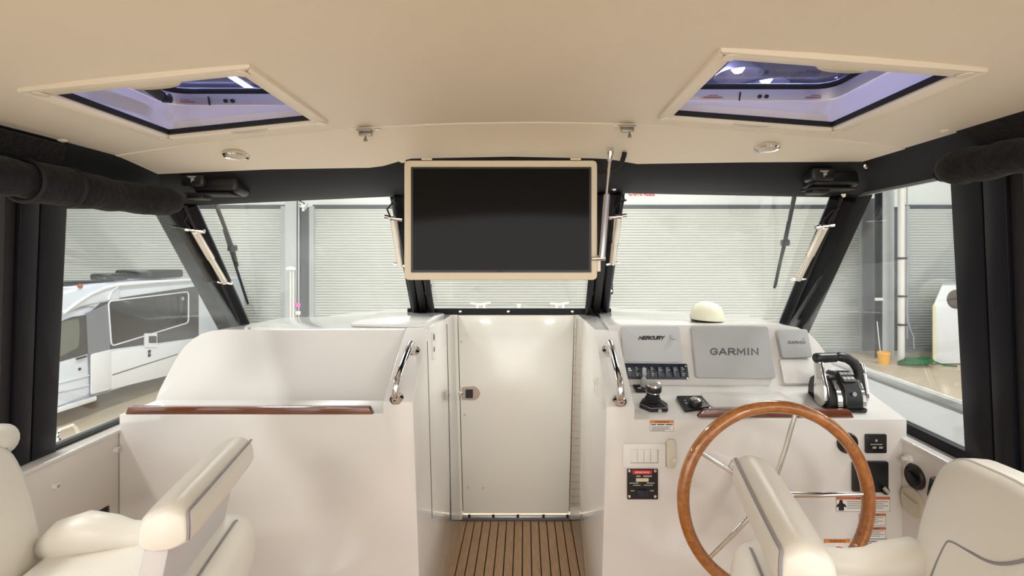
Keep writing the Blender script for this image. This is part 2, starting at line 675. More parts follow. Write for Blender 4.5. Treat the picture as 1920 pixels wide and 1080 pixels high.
# ---- side headers, posts, pillars
hl = thing('trim_2', (-1.33, 0.6, 1.7), kind='structure')
mb = MB()
mb.prism([(-1.295, -1.2, 1.81), (-1.295, 1.72, 1.80), (-1.40, 1.93, 1.69), (-1.40, 1.93, 1.66), (-1.40, -1.2, 1.66)], (-0.03, 0, 0))
mb.b.free()
mb = MB()
A = [V((-1.284, y, z)) for y, z in ((-1.2, 1.822), (0.5, 1.822), (1.71, 1.800))]
B = [V((-1.385, y, z)) for y, z in ((-1.2, 1.685), (0.5, 1.685), (1.91, 1.682))]
va = [mb.b.verts.new(p) for p in A]
vb = [mb.b.verts.new(p) for p in B]
for i in range(2):
    mb.b.faces.new((va[i], va[i + 1], vb[i + 1], vb[i]))
r = bmesh.ops.extrude_face_region(mb.b, geom=list(mb.b.faces))
bmesh.ops.translate(mb.b, vec=(-0.03, 0, 0.02), verts=[e for e in r['geom'] if isinstance(e, bmesh.types.BMVert)])
add('side_header', mb, BVIN, hl)
hr = thing('trim_3', (1.25, 0.6, 1.7), kind='structure')
mb = MB()
A = [V((1.188, y, z)) for y, z in ((-1.2, 1.855), (0.5, 1.852), (1.71, 1.842))]
B = [V((1.315, y, z)) for y, z in ((-1.2, 1.735), (0.5, 1.735), (1.91, 1.737))]
va = [mb.b.verts.new(p) for p in A]
vb = [mb.b.verts.new(p) for p in B]
for i in range(2):
    mb.b.faces.new((va[i], va[i + 1], vb[i + 1], vb[i]))
r = bmesh.ops.extrude_face_region(mb.b, geom=list(mb.b.faces))
bmesh.ops.translate(mb.b, vec=(0.03, 0, 0.02), verts=[e for e in r['geom'] if isinstance(e, bmesh.types.BMVert)])
add('side_header', mb, BVIN, hr)
mb = MB()
mb.bar((1.318, 0.5, 1.738), (1.318, 1.92, 1.735), 0.012, 0.012)
add('bottom_rail', mb, ALUF, hr)


def post(name, pts, side):
    """two window frames and a gasket side by side; pts = bottom (x, y0, y1, z), top"""
    t = thing(name, (pts[0][0], (pts[0][1] + pts[0][2]) / 2, pts[0][3]), kind='structure')
    (bx, b0, b1, bz), (tx, t0, t1, tz) = pts

    def q(f0, f1, out, inn):
        mb = MB()
        lo = [V((bx + side * out, b0 + (b1 - b0) * f, bz)) for f in (f0, f1)] + [V((bx - side * inn, b0 + (b1 - b0) * f, bz)) for f in (f1, f0)]
        hi = [V((tx + side * out, t0 + (t1 - t0) * f, tz)) for f in (f0, f1)] + [V((tx - side * inn, t0 + (t1 - t0) * f, tz)) for f in (f1, f0)]
        a = [mb.b.verts.new(p) for p in lo]
        c = [mb.b.verts.new(p) for p in hi]
        mb.b.faces.new(a)
        mb.b.faces.new(c)
        for i in range(4):
            mb.b.faces.new((a[i], c[i], c[(i + 1) % 4], a[(i + 1) % 4]))
        return mb.bevel(0.004)
    add('front_frame', q(0.40, 0.985, 0.03, 0.012), BMET, t)
    add('rear_frame', q(0.0, 0.38, 0.03, 0.012), BMET, t)
    add('gasket', q(-0.22, 0.0, 0.03, 0.0), RUB, t)
    return t


post('trim_4', ((-1.498, 1.395, 1.525, 0.85), (-1.372, 1.300, 1.435, 1.70)), -1)
post('trim_5', ((1.405, 1.36, 1.520, 0.84), (1.315, 1.305, 1.475, 1.76)), 1)


def bars(name, lines):
    """frame extrusions running up the slope; lines = (part, px0, py0, Y0, px1, py1, Y1, width, thick, mat)"""
    t = thing(name, P(*lines[0][1:4]), kind='structure')
    for (nm, x0, y0, Y0, x1, y1, Y1, wd, th, m) in lines:
        mb = MB()
        p0, p1 = P(x0, y0, Y0), P(x1, y1, Y1)
        p1 = p1 + (p1 - p0) * (0.28 if name in ('trim_6', 'trim_7') and nm != 'windshield_frame' else 0.0)
        mb.bar(p0, p1, wd, th, (0, -0.55, 0.83), 0.005)
        add(nm, mb, m, t)
    return t


bars('trim_6', [('side_frame', 306, 388, 1.90, 428, 622, 2.56, 0.065, 0.05, GMET),
                ('pillar', 335, 384, 1.92, 446, 612, 2.58, 0.060, 0.07, BMET),
                ('windshield_frame', 358, 380, 1.91, 464, 612, 2.52, 0.034, 0.055, BMET),
                ('channel', 346, 382, 1.89, 455, 612, 2.49, 0.016, 0.03, GMET)])
bars('trim_7', [('windshield_frame', 1566, 368, 1.90, 1468, 604, 2.46, 0.034, 0.05, BMET),
                ('pillar', 1590, 368, 1.92, 1488, 606, 2.52, 0.060, 0.07, BMET),
                ('channel', 1578, 368, 1.89, 1476, 606, 2.44, 0.016, 0.03, GMET),
                ('side_frame', 1620, 356, 1.90, 1502, 622, 2.48, 0.065, 0.05, GMET)])
bars('trim_8', [('backing', 759, 362, 2.03, 794, 592, 2.79, 0.125, 0.03, BMET),
                ('left_frame', 744, 362, 1.97, 780, 592, 2.71, 0.030, 0.05, BMET),
                ('mullion', 758, 362, 1.99, 795, 592, 2.75, 0.040, 0.05, GMET),
                ('right_frame', 774, 362, 1.97, 811, 592, 2.71, 0.032, 0.05, BMET)])
bars('trim_9', [('backing', 1144, 358, 2.03, 1120, 592, 2.79, 0.125, 0.03, BMET),
                ('right_frame', 1160, 358, 1.97, 1135, 592, 2.71, 0.030, 0.05, BMET),
                ('mullion', 1143, 358, 1.99, 1117, 592, 2.75, 0.040, 0.05, GMET),
                ('left_frame', 1127, 358, 1.97, 1101, 592, 2.71, 0.032, 0.05, BMET)])
t10 = thing('trim_10', (-0.08, 2.73, 1.18), kind='structure')
mb = MB()
mb.bar(P(765, 584, 2.70), P(1145, 584, 2.70), 0.03, 0.034)
add('lower_frame', mb, BMET, t10)
for px in (863, 953, 1073):
    mb = MB()
    mb.lathe([(0.008, 0), (0.008, 0.003), (0, 0.006)], P(px, 584, 2.684), (0, -1, 0), 12)
    add('screw', mb, CHR, t10)
for (px, py, Y) in ((772, 545, 2.55), (803, 543, 2.55), (1107, 543, 2.55), (1143, 541, 2.55)):
    mb = MB()
    p = P(px, py, Y)
    mb.box(p, (0.034, 0.03, 0.060), None, 0.006)
    c = add('window_catch', mb, BPL, t10)
    mb = MB()
    mb.lathe([(0.007, 0), (0.007, 0.004), (0, 0.005)], p + V((0.005, -0.015, -0.012)), (0, -1, 0), 8)
    mb.lathe([(0.007, 0), (0.007, 0.004), (0, 0.005)], p + V((0.005, -0.015, 0.010)), (0, -1, 0), 8)
    add('rivet', mb, CHR, c, kind='stuff')


def pane(name, pts, m, th=0.006):
    mb = MB()
    n = (V(pts[1]) - V(pts[0])).cross(V(pts[-1]) - V(pts[0])).normalized()
    mb.prism([V(p) - n * th / 2 for p in pts], n * th)
    return add(name, mb, m, kind='structure', smooth=False)


pane('window_1', [P(460, 612, 2.56), P(785, 596, 2.77), P(748, 355, 1.98), P(345, 370, 1.93)], CLEAR)
pane('window_2', [P(800, 592, 2.77), P(1112, 592, 2.77), P(1134, 352, 1.98), P(768, 352, 1.98)], CLEAR)
pane('window_3', [P(1130, 596, 2.77), P(1490, 612, 2.50), P(1580, 352, 1.93), P(1152, 350, 1.98)], CLEAR)
pane('window_4', [V((-1.50, 1.50, 0.83)), V((-1.50, 2.92, 0.83)), V((-1.372, 1.93, 1.71)), V((-1.372, 1.40, 1.71))], SIDEG)
pane('window_5', [V((-1.53, -0.9, 0.83)), V((-1.53, 1.42, 0.83)), V((-1.402, 1.33, 1.71)), V((-1.402, -0.9, 1.71))], SIDEG)
pane('window_6', [V((1.41, 1.49, 0.83)), V((1.41, 2.86, 0.83)), V((1.32, 1.93, 1.745)), V((1.32, 1.44, 1.745))], SIDEG)
pane('window_7', [V((1.44, -0.9, 0.83)), V((1.44, 1.40, 0.83)), V((1.35, 1.34, 1.745)), V((1.35, -0.9, 1.745))], SIDEG)

# ---- hull side linings with sill
wl = thing('wall_left', (-1.46, 0.8, 0), kind='structure')
mb = MB()
mb.prism([(-1.446, -1, 0), (-1.446, -1, 0.80), (-1.446, 2.72, 0.885), (-1.446, 2.72, 0)], (-0.03, 0, 0))
add('side_lining', mb, GEL, wl)
mb = MB()
mb.prism([(-1.438, -1, 0.80), (-1.438, 2.72, 0.885), (-1.56, 2.72, 0.885), (-1.56, -1, 0.80)], (0, 0, 0.014))
add('sill', mb.bevel(0.004), GEL, wl)
mb = MB()
mb.bar((-1.50, -0.9, 0.822), (-1.50, 2.72, 0.905), 0.02, 0.022)
add('lower_frame', mb, MAHOG if False else GMET, wl)
for (px, py) in ((103, 911), (217, 843)):
    p = P(px, py, 1.446 * FPX / (CX - px))
    mb = MB()
    mb.lathe([(0.011, 0), (0.010, 0.012), (0.006, 0.013), (0.006, 0.006), (0, 0.006)], p, (1, 0, 0), 14)
    add('screw_boss', mb, WPL, wl)
for i in range(4):
    p = P(188 + i * 3, 958 + i * 5, 1.446 * FPX / (CX - 188))
    p.x = -1.444
    mb = MB()
    mb.box(p, (0.008, 0.06, 0.006), None, 0.001)
    add('vent_louvre', mb, GMET, wl)

wr = thing('wall_right', (1.38, 0.8, 0), kind='structure')
mb = MB()
mb.prism([(1.347, -1, 0), (1.347, -1, 0.74), (1.347, 2.72, 0.87), (1.347, 2.72, 0)], (0.03, 0, 0))
add('side_lining', mb, GEL, wr)
mb = MB()
mb.prism([(1.340, -1, 0.72), (1.340, 2.72, 0.875), (1.46, 2.72, 0.875), (1.46, -1, 0.72)], (0, 0, 0.014))
add('sill', mb.bevel(0.004), GEL, wr)
mb = MB()
mb.bar((1.405, -0.9, 0.76), (1.405, 2.72, 0.905), 0.03, 0.035)
add('lower_frame', mb, BMET, wr)
PWR = plane((1.347, 0, 0), (-1, 0, 0))
mb = MB()
mb.lathe([(0.016, 0), (0.015, 0.01), (0.008, 0.012), (0.008, 0.024), (0.004, 0.026), (0, 0.026)], on(1705, 860, PWR), (-1, 0, 0), 16)
add('knob', mb, WPL, wr)
p = on(1717, 894, PWR)
mb = MB()
mb.lathe([(0.042, 0), (0.042, 0.006), (0.036, 0.012), (0.030, 0.008), (0, 0.008)], p, (-1, 0, 0), 28)
g = add('round_gauge', mb, BPL, wr)
mb = MB()
mb.bar(p + V((-0.013, -0.018, -0.004)), p + V((-0.013, 0.018, 0.010)), 0.004, 0.012)
add('gauge_handle', mb, BPL, g)
p = on(1712, 940, PWR)
mb = MB()
mb.lathe([(0.050, 0), (0.050, 0.006), (0.044, 0.010), (0, 0.010)], p, (-1, 0, 0), 28)
g = add('round_cap', mb, BEIGE, wr)
mb = MB()
mb.bar(p + V((-0.014, -0.03, 0.0)), p + V((-0.014, 0.03, 0.012)), 0.008, 0.012)
add('cap_grip', mb, BEIGE, g)

# ---- front bulkhead jambs beside the door
wf = thing('wall_front', (-0.05, YD, 0), kind='structure')
mb = MB()
mb.prism([(xl(0) - 0.005, YD - 0.01, 0), (-0.352, YD - 0.01, 0), (-0.383, YD - 0.01, 1.175), (xl(1.2) - 0.02, YD - 0.01, 1.175)], (0, 0.07, 0))
add('left_jamb', mb, GEL2, wf)
mb = MB()
mb.prism([(0.262, YD - 0.005, 0), (xr(0) + 0.01, YD - 0.005, 0), (xr(1.2) + 0.01, YD - 0.005, 1.175), (0.293, YD - 0.005, 1.175)], (0, 0.07, 0))
add('right_jamb', mb, GEL2, wf)
mb = MB()
mb.box((-0.05, YD + 0.03, 1.185), (0.74, 0.06, 0.03))
add('top_jamb', mb, GEL2, wf)

mb = MB()
mb.box((-0.05, YD + 0.09, 0.59), (0.80, 0.03, 1.17))
add('backing_panel', mb, GEL2, wf)

# ---- companionway door
dr = thing('door_1', (-0.04, YD, 0.03), kind='structure')
mb = MB()
mb.prism([(-0.349, YD, 0.032), (0.255, YD, 0.032), (0.286, YD, 1.168), (-0.380, YD, 1.168)], (0, 0.03, 0))
add('door_panel', mb.bevel(0.003), GEL2, dr)
mb = MB()
for k in range(1):
    a, c = P(1070.5, 950, YD - 0.004), P(1079, 597, YD - 0.004)
    mb.bar(a, c, 0.011, 0.006, (0, -1, 0))
hg = add('piano_hinge', mb, mat('tan_hinge_steel', (0.66, 0.60, 0.51), 0.4, metal=0.6), dr, label='brushed steel piano hinge')
mb = MB()
for k in range(26):
    q = a.lerp(c, (k + 0.5) / 26)
    mb.lathe([(0.003, 0), (0.003, 0.002), (0, 0.003)], q + V((0, -0.003, 0)), (0, -1, 0), 8)
add('hinge_screws', mb, BRZ, hg, kind='stuff')
lat = [P(866 + 0, 726, YD), P(890, 724, YD), P(897, 729, YD), P(901, 738, YD), P(897, 746, YD), P(890, 750, YD), P(866, 749, YD)]
mb = MB()
plate(mb, lat, (0, -1, 0), 0, 0.006, 0.008)
lt = add('latch_plate', mb, LATM, dr, label='polished oval latch plate')
mb = MB()
plate(mb, [P(x, y, YD - 0.006) for x, y in rect(873, 730, 887, 746)], (0, -1, 0), 0, 0.007, 0.006)
add('latch_button', mb, BPL, lt)
mb = MB()
mb.lathe([(0.009, 0), (0.012, 0.012), (0.006, 0.02), (0, 0.02)], P(864, 737, YD - 0.002), (0, -1, 0), 14)
add('striker', mb, CHR, lt)
for (px, py) in ((865, 641), (871, 778), (877, 914), (906, 915)):
    mb = MB()
    mb.lathe([(0.007, 0), (0.006, 0.002), (0, 0.003)], P(px, py, YD), (0, -1, 0), 10)
    add('screw_plug', mb, BEIGE, dr)
mb = MB()
mb.box((-0.045, YD - 0.016, 0.014), (0.615, 0.02, 0.028), None, 0.003)
th = add('threshold', mb, ALUF, dr, label='bright ribbed metal threshold strip')
mb = MB()
for k in range(2):
    mb.box((-0.045, YD - 0.027, 0.010 + 0.010 * k), (0.61, 0.003, 0.0025))
for px in (880, 925, 971, 1019, 1064):
    mb.box(P(px, 968, YD - 0.03), (0.014, 0.003, 0.02))
add('threshold_ribs', mb, GMET, th, kind='stuff')

# ---- foredeck seen through the glass, side decks
fd = thing('trim_11', (0, 4.5, 0.9), kind='structure')
mb = MB()
mb.prism([(-1.72, 2.3, 0.9), (-1.60, 2.56, 1.10), (-0.6, 2.82, 1.135), (0.45, 2.82, 1.135), (1.5, 2.52, 1.11), (1.66, 2.3, 0.9), (1.45, 4.3, 0.95), (0.9, 5.6, 1.0), (-0.05, 6.6, 1.05), (-1.0, 5.6, 1.0), (-1.55, 4.3, 0.95)], (0, 0, -0.10))
mb.b.free()
mb = MB()
ring = [(-1.60, 2.56, 1.10), (-0.6, 2.82, 1.135), (0.45, 2.82, 1.135), (1.5, 2.52, 1.11), (1.40, 4.2, 1.03), (0.9, 5.4, 0.97), (-0.05, 6.4, 0.90), (-1.0, 5.4, 0.97), (-1.5, 4.2, 1.03)]
mb.prism(ring, (0, 0, -0.7))
add('foredeck', mb, GEL, fd)
mb = MB()
pts = [(1.42, 0, 0.70), (1.42, 2.9, 0.82), (1.75, 2.9, 0.92), (1.78, 0, 0.83)]
mb.prism(pts, (0, 0, -0.5))
add('starboard_side_deck', mb, mat('grey_nonskid_deck', (0.40, 0.395, 0.38), 0.5, bump=0.2, bscale=300), fd)
mb = MB()
mb.tube([(1.76, 0, 0.84), (1.755, 1.5, 0.882), (1.745, 2.9, 0.925)], 0.022, 10)
add('starboard_gunwale_bead', mb, GEL, fd)
mb = MB()
mb.prism([(-1.56, 0, 0.70), (-1.56, 2.9, 0.78), (-1.72, 2.9, 0.60), (-1.75, 0, 0.50)], (0, 0, -0.4))
add('port_side_deck', mb, GEL, fd)

# =================================================================== CONSOLES


def bool_union(mbs, m, name, parent, bev):
    obs = []
    for b in mbs:
        bmesh.ops.recalc_face_normals(b.b, faces=b.b.faces)
        me = bpy.data.meshes.new('u')
        b.b.to_mesh(me)
        b.b.free()
        o = bpy.data.objects.new('u', me)
        COL.objects.link(o)
        obs.append(o)
    base = obs[0]
    for o in obs[1:]:
        md = base.modifiers.new('b', 'BOOLEAN')
        md.operation = 'UNION'
        md.solver = 'EXACT'
        md.object = o
    dg = bpy.context.evaluated_depsgraph_get()
    dg.update()
    me = bpy.data.meshes.new_from_object(base.evaluated_get(dg))
    mb = MB()
    mb.b.from_mesh(me)
    for o in obs:
        bpy.data.objects.remove(o)
    bmesh.ops.remove_doubles(mb.b, verts=mb.b.verts, dist=1e-4)
    bmesh.ops.dissolve_limit(mb.b, angle_limit=radians(1.0), verts=mb.b.verts, edges=mb.b.edges)
    mb.bevel(bev, 3, 22)
    return add(name, mb, m, parent)


def slab(prof, xa, xb):
    """profile in (y,z) between the surfaces x=xa(z) and x=xb(z)"""
    mb = MB()
    fa = xa if callable(xa) else (lambda z: xa)
    fb = xb if callable(xb) else (lambda z: xb)
    a = [mb.b.verts.new((fa(z), y, z)) for y, z in prof]
    c = [mb.b.verts.new((fb(z), y, z)) for y, z in prof]
    n = len(a)
    mb.b.faces.new(a)
    mb.b.faces.new(c[::-1])
    for i in range(n):
        mb.b.faces.new((a[i], c[i], c[(i + 1) % n], a[(i + 1) % n]))
    return mb


YB = 2.735
lc = thing('port_console', (-0.9, 2.1, 0), 'big white fibreglass console left of the cream door, with an empty wood-edged shelf', 'console')
A = slab([(YF, 0.001), (YF, 0.928), (YB, 0.928), (YB, 0.001)], -1.443, -0.47)
B = slab([(YF, 0.001), (YF, 0.972), (2.03, 1.190), (YB, 1.178), (YB, 0.001)], -0.503, xl)
outl = [(760, 617), (700, 617), (420, 618), (398, 620), (380, 625), (362, 635), (344, 652), (328, 676), (312, 705), (299, 730), (291, 752), (291, 770)]
cpl = [on(x, y, PPL) for x, y in outl]
cpl = [V((max(p.x, -1.50), p.y, p.z)) for p in cpl]
last = cpl[-1]
cpl.append(V((-0.48, 1.86, 0.90)))
last.z, last.y = 0.90, 1.874
cpl[0] = V((-0.48, cpl[1].y, cpl[1].z))
mb = MB()
a = [mb.b.verts.new(p) for p in cpl]
c = [mb.b.verts.new((p.x * 1.0, YB - max(0, (-p.x - 0.6)) * 0.24, p.z - 0.012)) for p in cpl]
n = len(a)
mb.b.faces.new(a)
mb.b.faces.new(c[::-1])
for i in range(n):
    mb.b.faces.new((a[i], c[i], c[(i + 1) % n], a[(i + 1) % n]))
bool_union([A, B, mb], GEL, 'console_body', lc, 0.008)
# wooden fiddle
PFI = plane((0, YF - 0.001, 0), (0, -1, 0))
mb = MB()
plate(mb, [on(x, y, plane((0, 1.716, 0), (0, -1, 0))) for x, y in ((241, 763), (692, 763), (699, 776.5), (236, 776.5))], (0, -1, 0), -0.022, 0.004)
add('fiddle_rail', mb.bevel(0.003), MAHOG, lc, label='varnished dark wood fiddle strip along the shelf')
# hatch lid on the console top (towards the windshield)
ptop = plane((0, 2.3, 1.188), (0, 0.015, 1))
mb = MB()
plate(mb, [on(x, y, ptop) for x, y in ((652, 611), (795, 614), (836, 591), (715, 588))], (0, 0, 1), -0.004, 0.012, 0.05)
add('top_lid', mb.bevel(0.004), GEL, lc)
# grab rail


def grab(parent, f1, f2, off):
    n = PLB[1]
    p1, p2 = on(*f1, PLB), on(*f2, PLB)
    q = []
    path = [p1, p1 + n * (off - 0.03), p1 + n * off + (p2 - p1) * 0.14, p2 + n * off - (p2 - p1) * 0.10, p2 + n * (off - 0.02), p2]
    # round the corners
    full = [path[0]]
    for i in range(1, len(path) - 1):
        for t in (-0.5, -0.25, 0, 0.25, 0.5):
            a = path[i].lerp(path[i - 1], -t) if t < 0 else path[i].lerp(path[i + 1], t)
            full.append(a)
    full.append(path[-1])
    sm = full
    for _ in range(2):
        sm = [sm[0]] + [(sm[i - 1] + sm[i] * 2 + sm[i + 1]) / 4 for i in range(1, len(sm) - 1)] + [sm[-1]]
    mb = MB()
    mb.tube(sm, 0.0135, 14)
    h = add('grab_rail', mb, CHR, parent, label='curved polished steel grab rail')
    for p in (p1, p2):
        mb = MB()
        mb.lathe([(0.026, 0), (0.025, 0.005), (0.016, 0.010), (0, 0.010)], p, n, 18)
        add('rail_foot', mb, CHR, h)


grab(lc, (744, 748), (776, 659), 0.062)


# inboard faces: seams and outlets


def side_pt(fn, px, py):
    """point on the leaning aisle side of a console"""
    d = V(((px - CX) / FPX, 1, -(py - CY) / FPX))
    Y = 2.0
    for _ in range(40):
        z = ZC + d.z * Y
        Y = fn(z) / d.x
    return V((d.x * Y, Y, ZC + d.z * Y))


for (pxa, pya, pxb, pyb) in ((801, 640, 810, 972), (838, 608, 846, 975)):
    mb = MB()
    mb.bar(side_pt(xl, pxa, pya), side_pt(xl, pxb, pyb), 0.004, 0.003, (1, 0, 0))
    add('panel_seam', mb, GMET, lc)
mb = MB()
c = [side_pt(xl, x, y) for x, y in ((809, 623), (815, 621), (816, 672), (810, 675))]
plate(mb, c, (1, 0, 0.03), 0, 0.003)
op = add('outlet_plate', mb, WPL, lc)
for (x, y, r) in ((812.3, 632, 0.016), (812.8, 655, 0.012)):
    mb = MB()
    mb.lathe([(r, 0), (r, 0.004), (0, 0.004)], side_pt(xl, x, y), (1, 0, 0.03), 12)
    add('socket', mb, BPL, op)
for k in range(2):
    mb = MB()
    a, c = side_pt(xl, 776, 964 + 7 * k), side_pt(xl, 864, 962 + 6 * k)
    mb.b.free()

# ------------------------------------------------ helm console
hc = thing('helm_console', (0.8, 2.1, 0), 'white fibreglass helm console right of the cream door, behind the wooden wheel', 'console')
A = slab([(YF, 0.001), (YF, 0.910), (1.95, 0.972), (YB, 0.972), (YB, 0.001)], 0.36, 1.362)
B = slab([(YF, 0.001), (YF, 0.955), (2.03, 1.185), (YB, 1.178), (YB, 0.001)], xr, 0.392)
outl = [(1145, 609), (1450, 609.5), (1475, 610.5), (1496, 614), (1517, 625), (1532, 640), (1548, 662), (1562, 688), (1573, 712), (1578, 727)]
cpl = [on(x, y, PPR) for x, y in outl]
cpl[-1].z, cpl[-1].y = 0.955, 1.944
cpl[0] = V((0.36, cpl[1].y, cpl[1].z))
cpl.append(V((0.36, 1.944, 0.955)))
mb = MB()
a = [mb.b.verts.new(p) for p in cpl]
c = [mb.b.verts.new((p.x + max(0, p.z - 0.98) * 0.25, YB - max(0, (p.x - 0.45)) * 0.30, p.z - 0.012)) for p in cpl]
n = len(a)
mb.b.faces.new(a)
mb.b.faces.new(c[::-1])
for i in range(n):
    mb.b.faces.new((a[i], c[i], c[(i + 1) % n], a[(i + 1) % n]))
bool_union([A, B, mb], GEL, 'console_body', hc, 0.008)
grab(hc, (1162, 752), (1140, 657), 0.062)
mb = MB()
plate(mb, [on(x, y, plane((0, 1.722, 0), (0, -1, 0))) for x, y in ((1322, 768), (1592, 768), (1601, 782.5), (1308, 782.5))], (0, -1, 0), -0.02, 0.004)
add('fiddle_rail', mb.bevel(0.003), MAHOG, hc, label='varnished dark wood fiddle strip behind the wheel')
# raised pad on the tray
pxplate('chart_pad', ((1311, 737), (1462, 736), (1500, 762), (1334, 766)), PTR, -0.002, 0.005, GEL, hc, 0.02, 0.002)
# outlet on the aisle side
mb = MB()
c = [side_pt(xr, x, y) for x, y in ((1114, 706), (1121, 708), (1121, 743), (1115, 741))]
plate(mb, c, (-1, 0, 0.03), 0, 0.004)
op = add('outlet_plate', mb, WPL, hc)
for y in (718, 731):
    mb = MB()
    mb.lathe([(0.012, 0), (0.012, 0.006), (0, 0.006)], side_pt(xr, 1117.5, y), (-1, 0, 0.03), 12)
    add('socket', mb, BEIGE, op)

# warning stickers on the console front


def sticker(box, head, hcol, lines, pict=None, hx1=None, title='WARNING'):
    x0, y0, x1, y1 = box
    s = pxplate('warning_label', rect(x0, y0, x1, y1), PF, 0.0006, 0.0008, WPL, hc, label='small white warning sticker with an orange heading')
    pxplate('heading_band', rect(x0 + 0.6, y0 + 0.6, hx1 or x1 - 0.6, y0 + head), PF, 0.0008, 0.0012, hcol, s)
    hx = hx1 or x1
    wd = min((hx - x0) * 0.62, head * 5.5)
    pxtext('lettering', title, ((x0 + hx) / 2 - wd / 2, y0 + head * 0.25, (x0 + hx) / 2 + wd / 2, y0 + head * 0.85), PF, INK, s, lift=0.0014, bold=0.01, kind='stuff')
    mb = MB()
    for (ax, ay, bx, th) in lines:
        plate(mb, [on(x, y, PF) for x, y in rect(ax, ay, bx, ay + th)], (0, -1, 0), 0.0008, 0.0012)
    for (ax, ay, bx, by) in ((x0, y0, x1, y0 + .5), (x0, y1 - .5, x1, y1), (x0, y0, x0 + .5, y1), (x1 - .5, y0, x1, y1)):
        plate(mb, [on(x, y, PF) for x, y in rect(ax, ay, bx, by)], (0, -1, 0), 0.0008, 0.0012)
    add('print_lines', mb, DGI, s, kind='stuff')
    return s


s = sticker((1218.5, 788, 1263, 808.5), 5.5, ORG, [(1222, 799.6, 1258, .9), (1222, 801.8, 1254, .9), (1221, 804.2, 1258, .9), (1221, 806.2, 1247, .9)])
mb = MB()
for (x0, x1) in ((1221, 1230), (1232, 1246), (1248, 1261)):
    plate(mb, [on(x, y, PF) for x, y in rect(x0, 795, x1, 796.8)], (0, -1, 0), 0.0008, 0.0012)
add('bold_print', mb, INK, s, kind='stuff')
s = sticker((1567.5, 931.5, 1668.5, 959), 5, REDO, [(1588, 940 + k * 4, 1664 - (k % 2) * 8, 1.0) for k in range(4)])
mb = MB()
plate(mb, [on(x, y, PF) for x, y in ((1574, 937), (1579, 937), (1580, 943), (1585, 946), (1587, 951), (1582, 950), (1582, 957), (1572, 957), (1572, 950), (1568, 951), (1569, 946), (1573, 943))], (0, -1, 0), 0.0008, 0.0014)
add('figure_pictogram', mb, INK, s)
s = sticker((1610.5, 963, 1660.5, 985), 4.5, REDO, [(1614, 970 + k * 3.2, 1655 - 9 * (k % 2), .9) for k in range(4)])
s = sticker((1610.5, 988.5, 1660.5, 1010), 4.5, REDO, [(1614, 995 + k * 3.2, 1657 - 7 * (k % 2), .9) for k in range(4)])
s = sticker((1545, 1010.5, 1671, 1046), 7, ORG, [(1597, 1014, 1664, 1.6), (1597, 1018, 1640, 1)] + [(1597, 1023 + k * 4, 1660 - 6 * k, .9) for k in range(5)], hx1=1594)
mb = MB()
cc = on(1572, 1036, PF)
mb.tube([cc + V((0.021 * cos(k * pi / 12), -0.0016, 0.021 * sin(k * pi / 12))) for k in range(24)], 0.0016, 6, True)
mb.tube([cc + V((-0.015, -0.0016, 0.015)), cc + V((0.015, -0.0016, -0.015))], 0.0014, 6)
add('ban_pictogram', mb, RED, s, kind='stuff')

# =================================================================== HELM INSTRUMENTS
PPF = plane(PPR[0], PPR[1])
o = thing('flush_display', on(1219, 680, PPR), 'pale grey cover plate with slanted black lettering above the rocker switches', 'display')
pxplate('cover', ((1163.5, 613), (1272, 613), (1279, 680), (1168, 679)), PPR, 0.001, 0.010, LGREY, o, 0.008, 0.002)
block_text('lettering', 'MERCURY', (1195, 630.5, 1244, 638), PPR, INK, o, 0.0101, 0.0048, 0.35)
mb = MB()
mb.lathe([(0.012, 0), (0.013, 0.012), (0.010, 0.018), (0, 0.018)], on(1261, 633, PPR) + PPR[1] * 0.009, PPR[1], 18)
add('release_knob', mb, LGREY, o)

sp = thing('switch_bank', on(1232, 712, PPR), 'black bank of eight rocker switches under the pale grey cover plate', 'switch panel')
pxplate('panel_plate', ((1169, 681.5), (1287, 682.5), (1291, 712), (1174, 711)), PPR, 0.001, 0.008, SWB, sp, 0.006, 0.0015)
PSW = plane(PPR[0] + PPR[1] * 0.008, PPR[1])
for k in range(8):
    x = 1173.5 + k * 14.3
    d = 3.2
    q = [(x, 685.5), (x + 11, 685.6), (x + 11 + d, 708), (x + d, 708)]
    sw = pxplate('rocker_switch', q, PSW, 0, 0.006 if k % 2 else 0.008, SWB if k != 7 else BPL, sp, 0.004, 0.0015)
    mb = MB()
    for yy, ww in ((690, 5), (693.5, 6.5)) if k in (0, 4, 5, 6) else ((689, 3), (692, 5), (700.5, 5), (704, 3)):
        xx = x + 2.5 + (yy - 685) * 0.14
        plate(mb, [on(a, b, PSW) for a, b in rect(xx, yy, xx + ww, yy + (1.4 if k else 2.4))], PSW[1], 0.0075, 0.0088)
    add('switch_marks', mb, WINK if k == 0 else GREYC, sw, kind='stuff')
for (x, y) in ((1285, 686), (1289, 709)):
    mb = MB()
    mb.lathe([(0.004, 0), (0.004, 0.002), (0, 0.003)], on(x, y, PSW), PSW[1], 10)
    add('screw', mb, CHR, sp)

o = thing('large_display', on(1371, 711, PPR), 'large chart display under a grey cover in the middle of the helm panel', 'display')
pxplate('sun_cover', ((1293, 613), (1435.5, 613.5), (1451, 711), (1303, 709.5)), PPR, 0.001, 0.022, GREYC, o, 0.012, 0.005)
block_text('lettering', 'GARMIN', (1327, 654, 1416, 667.5), PPR, DGI, o, 0.0221, 0.0064)

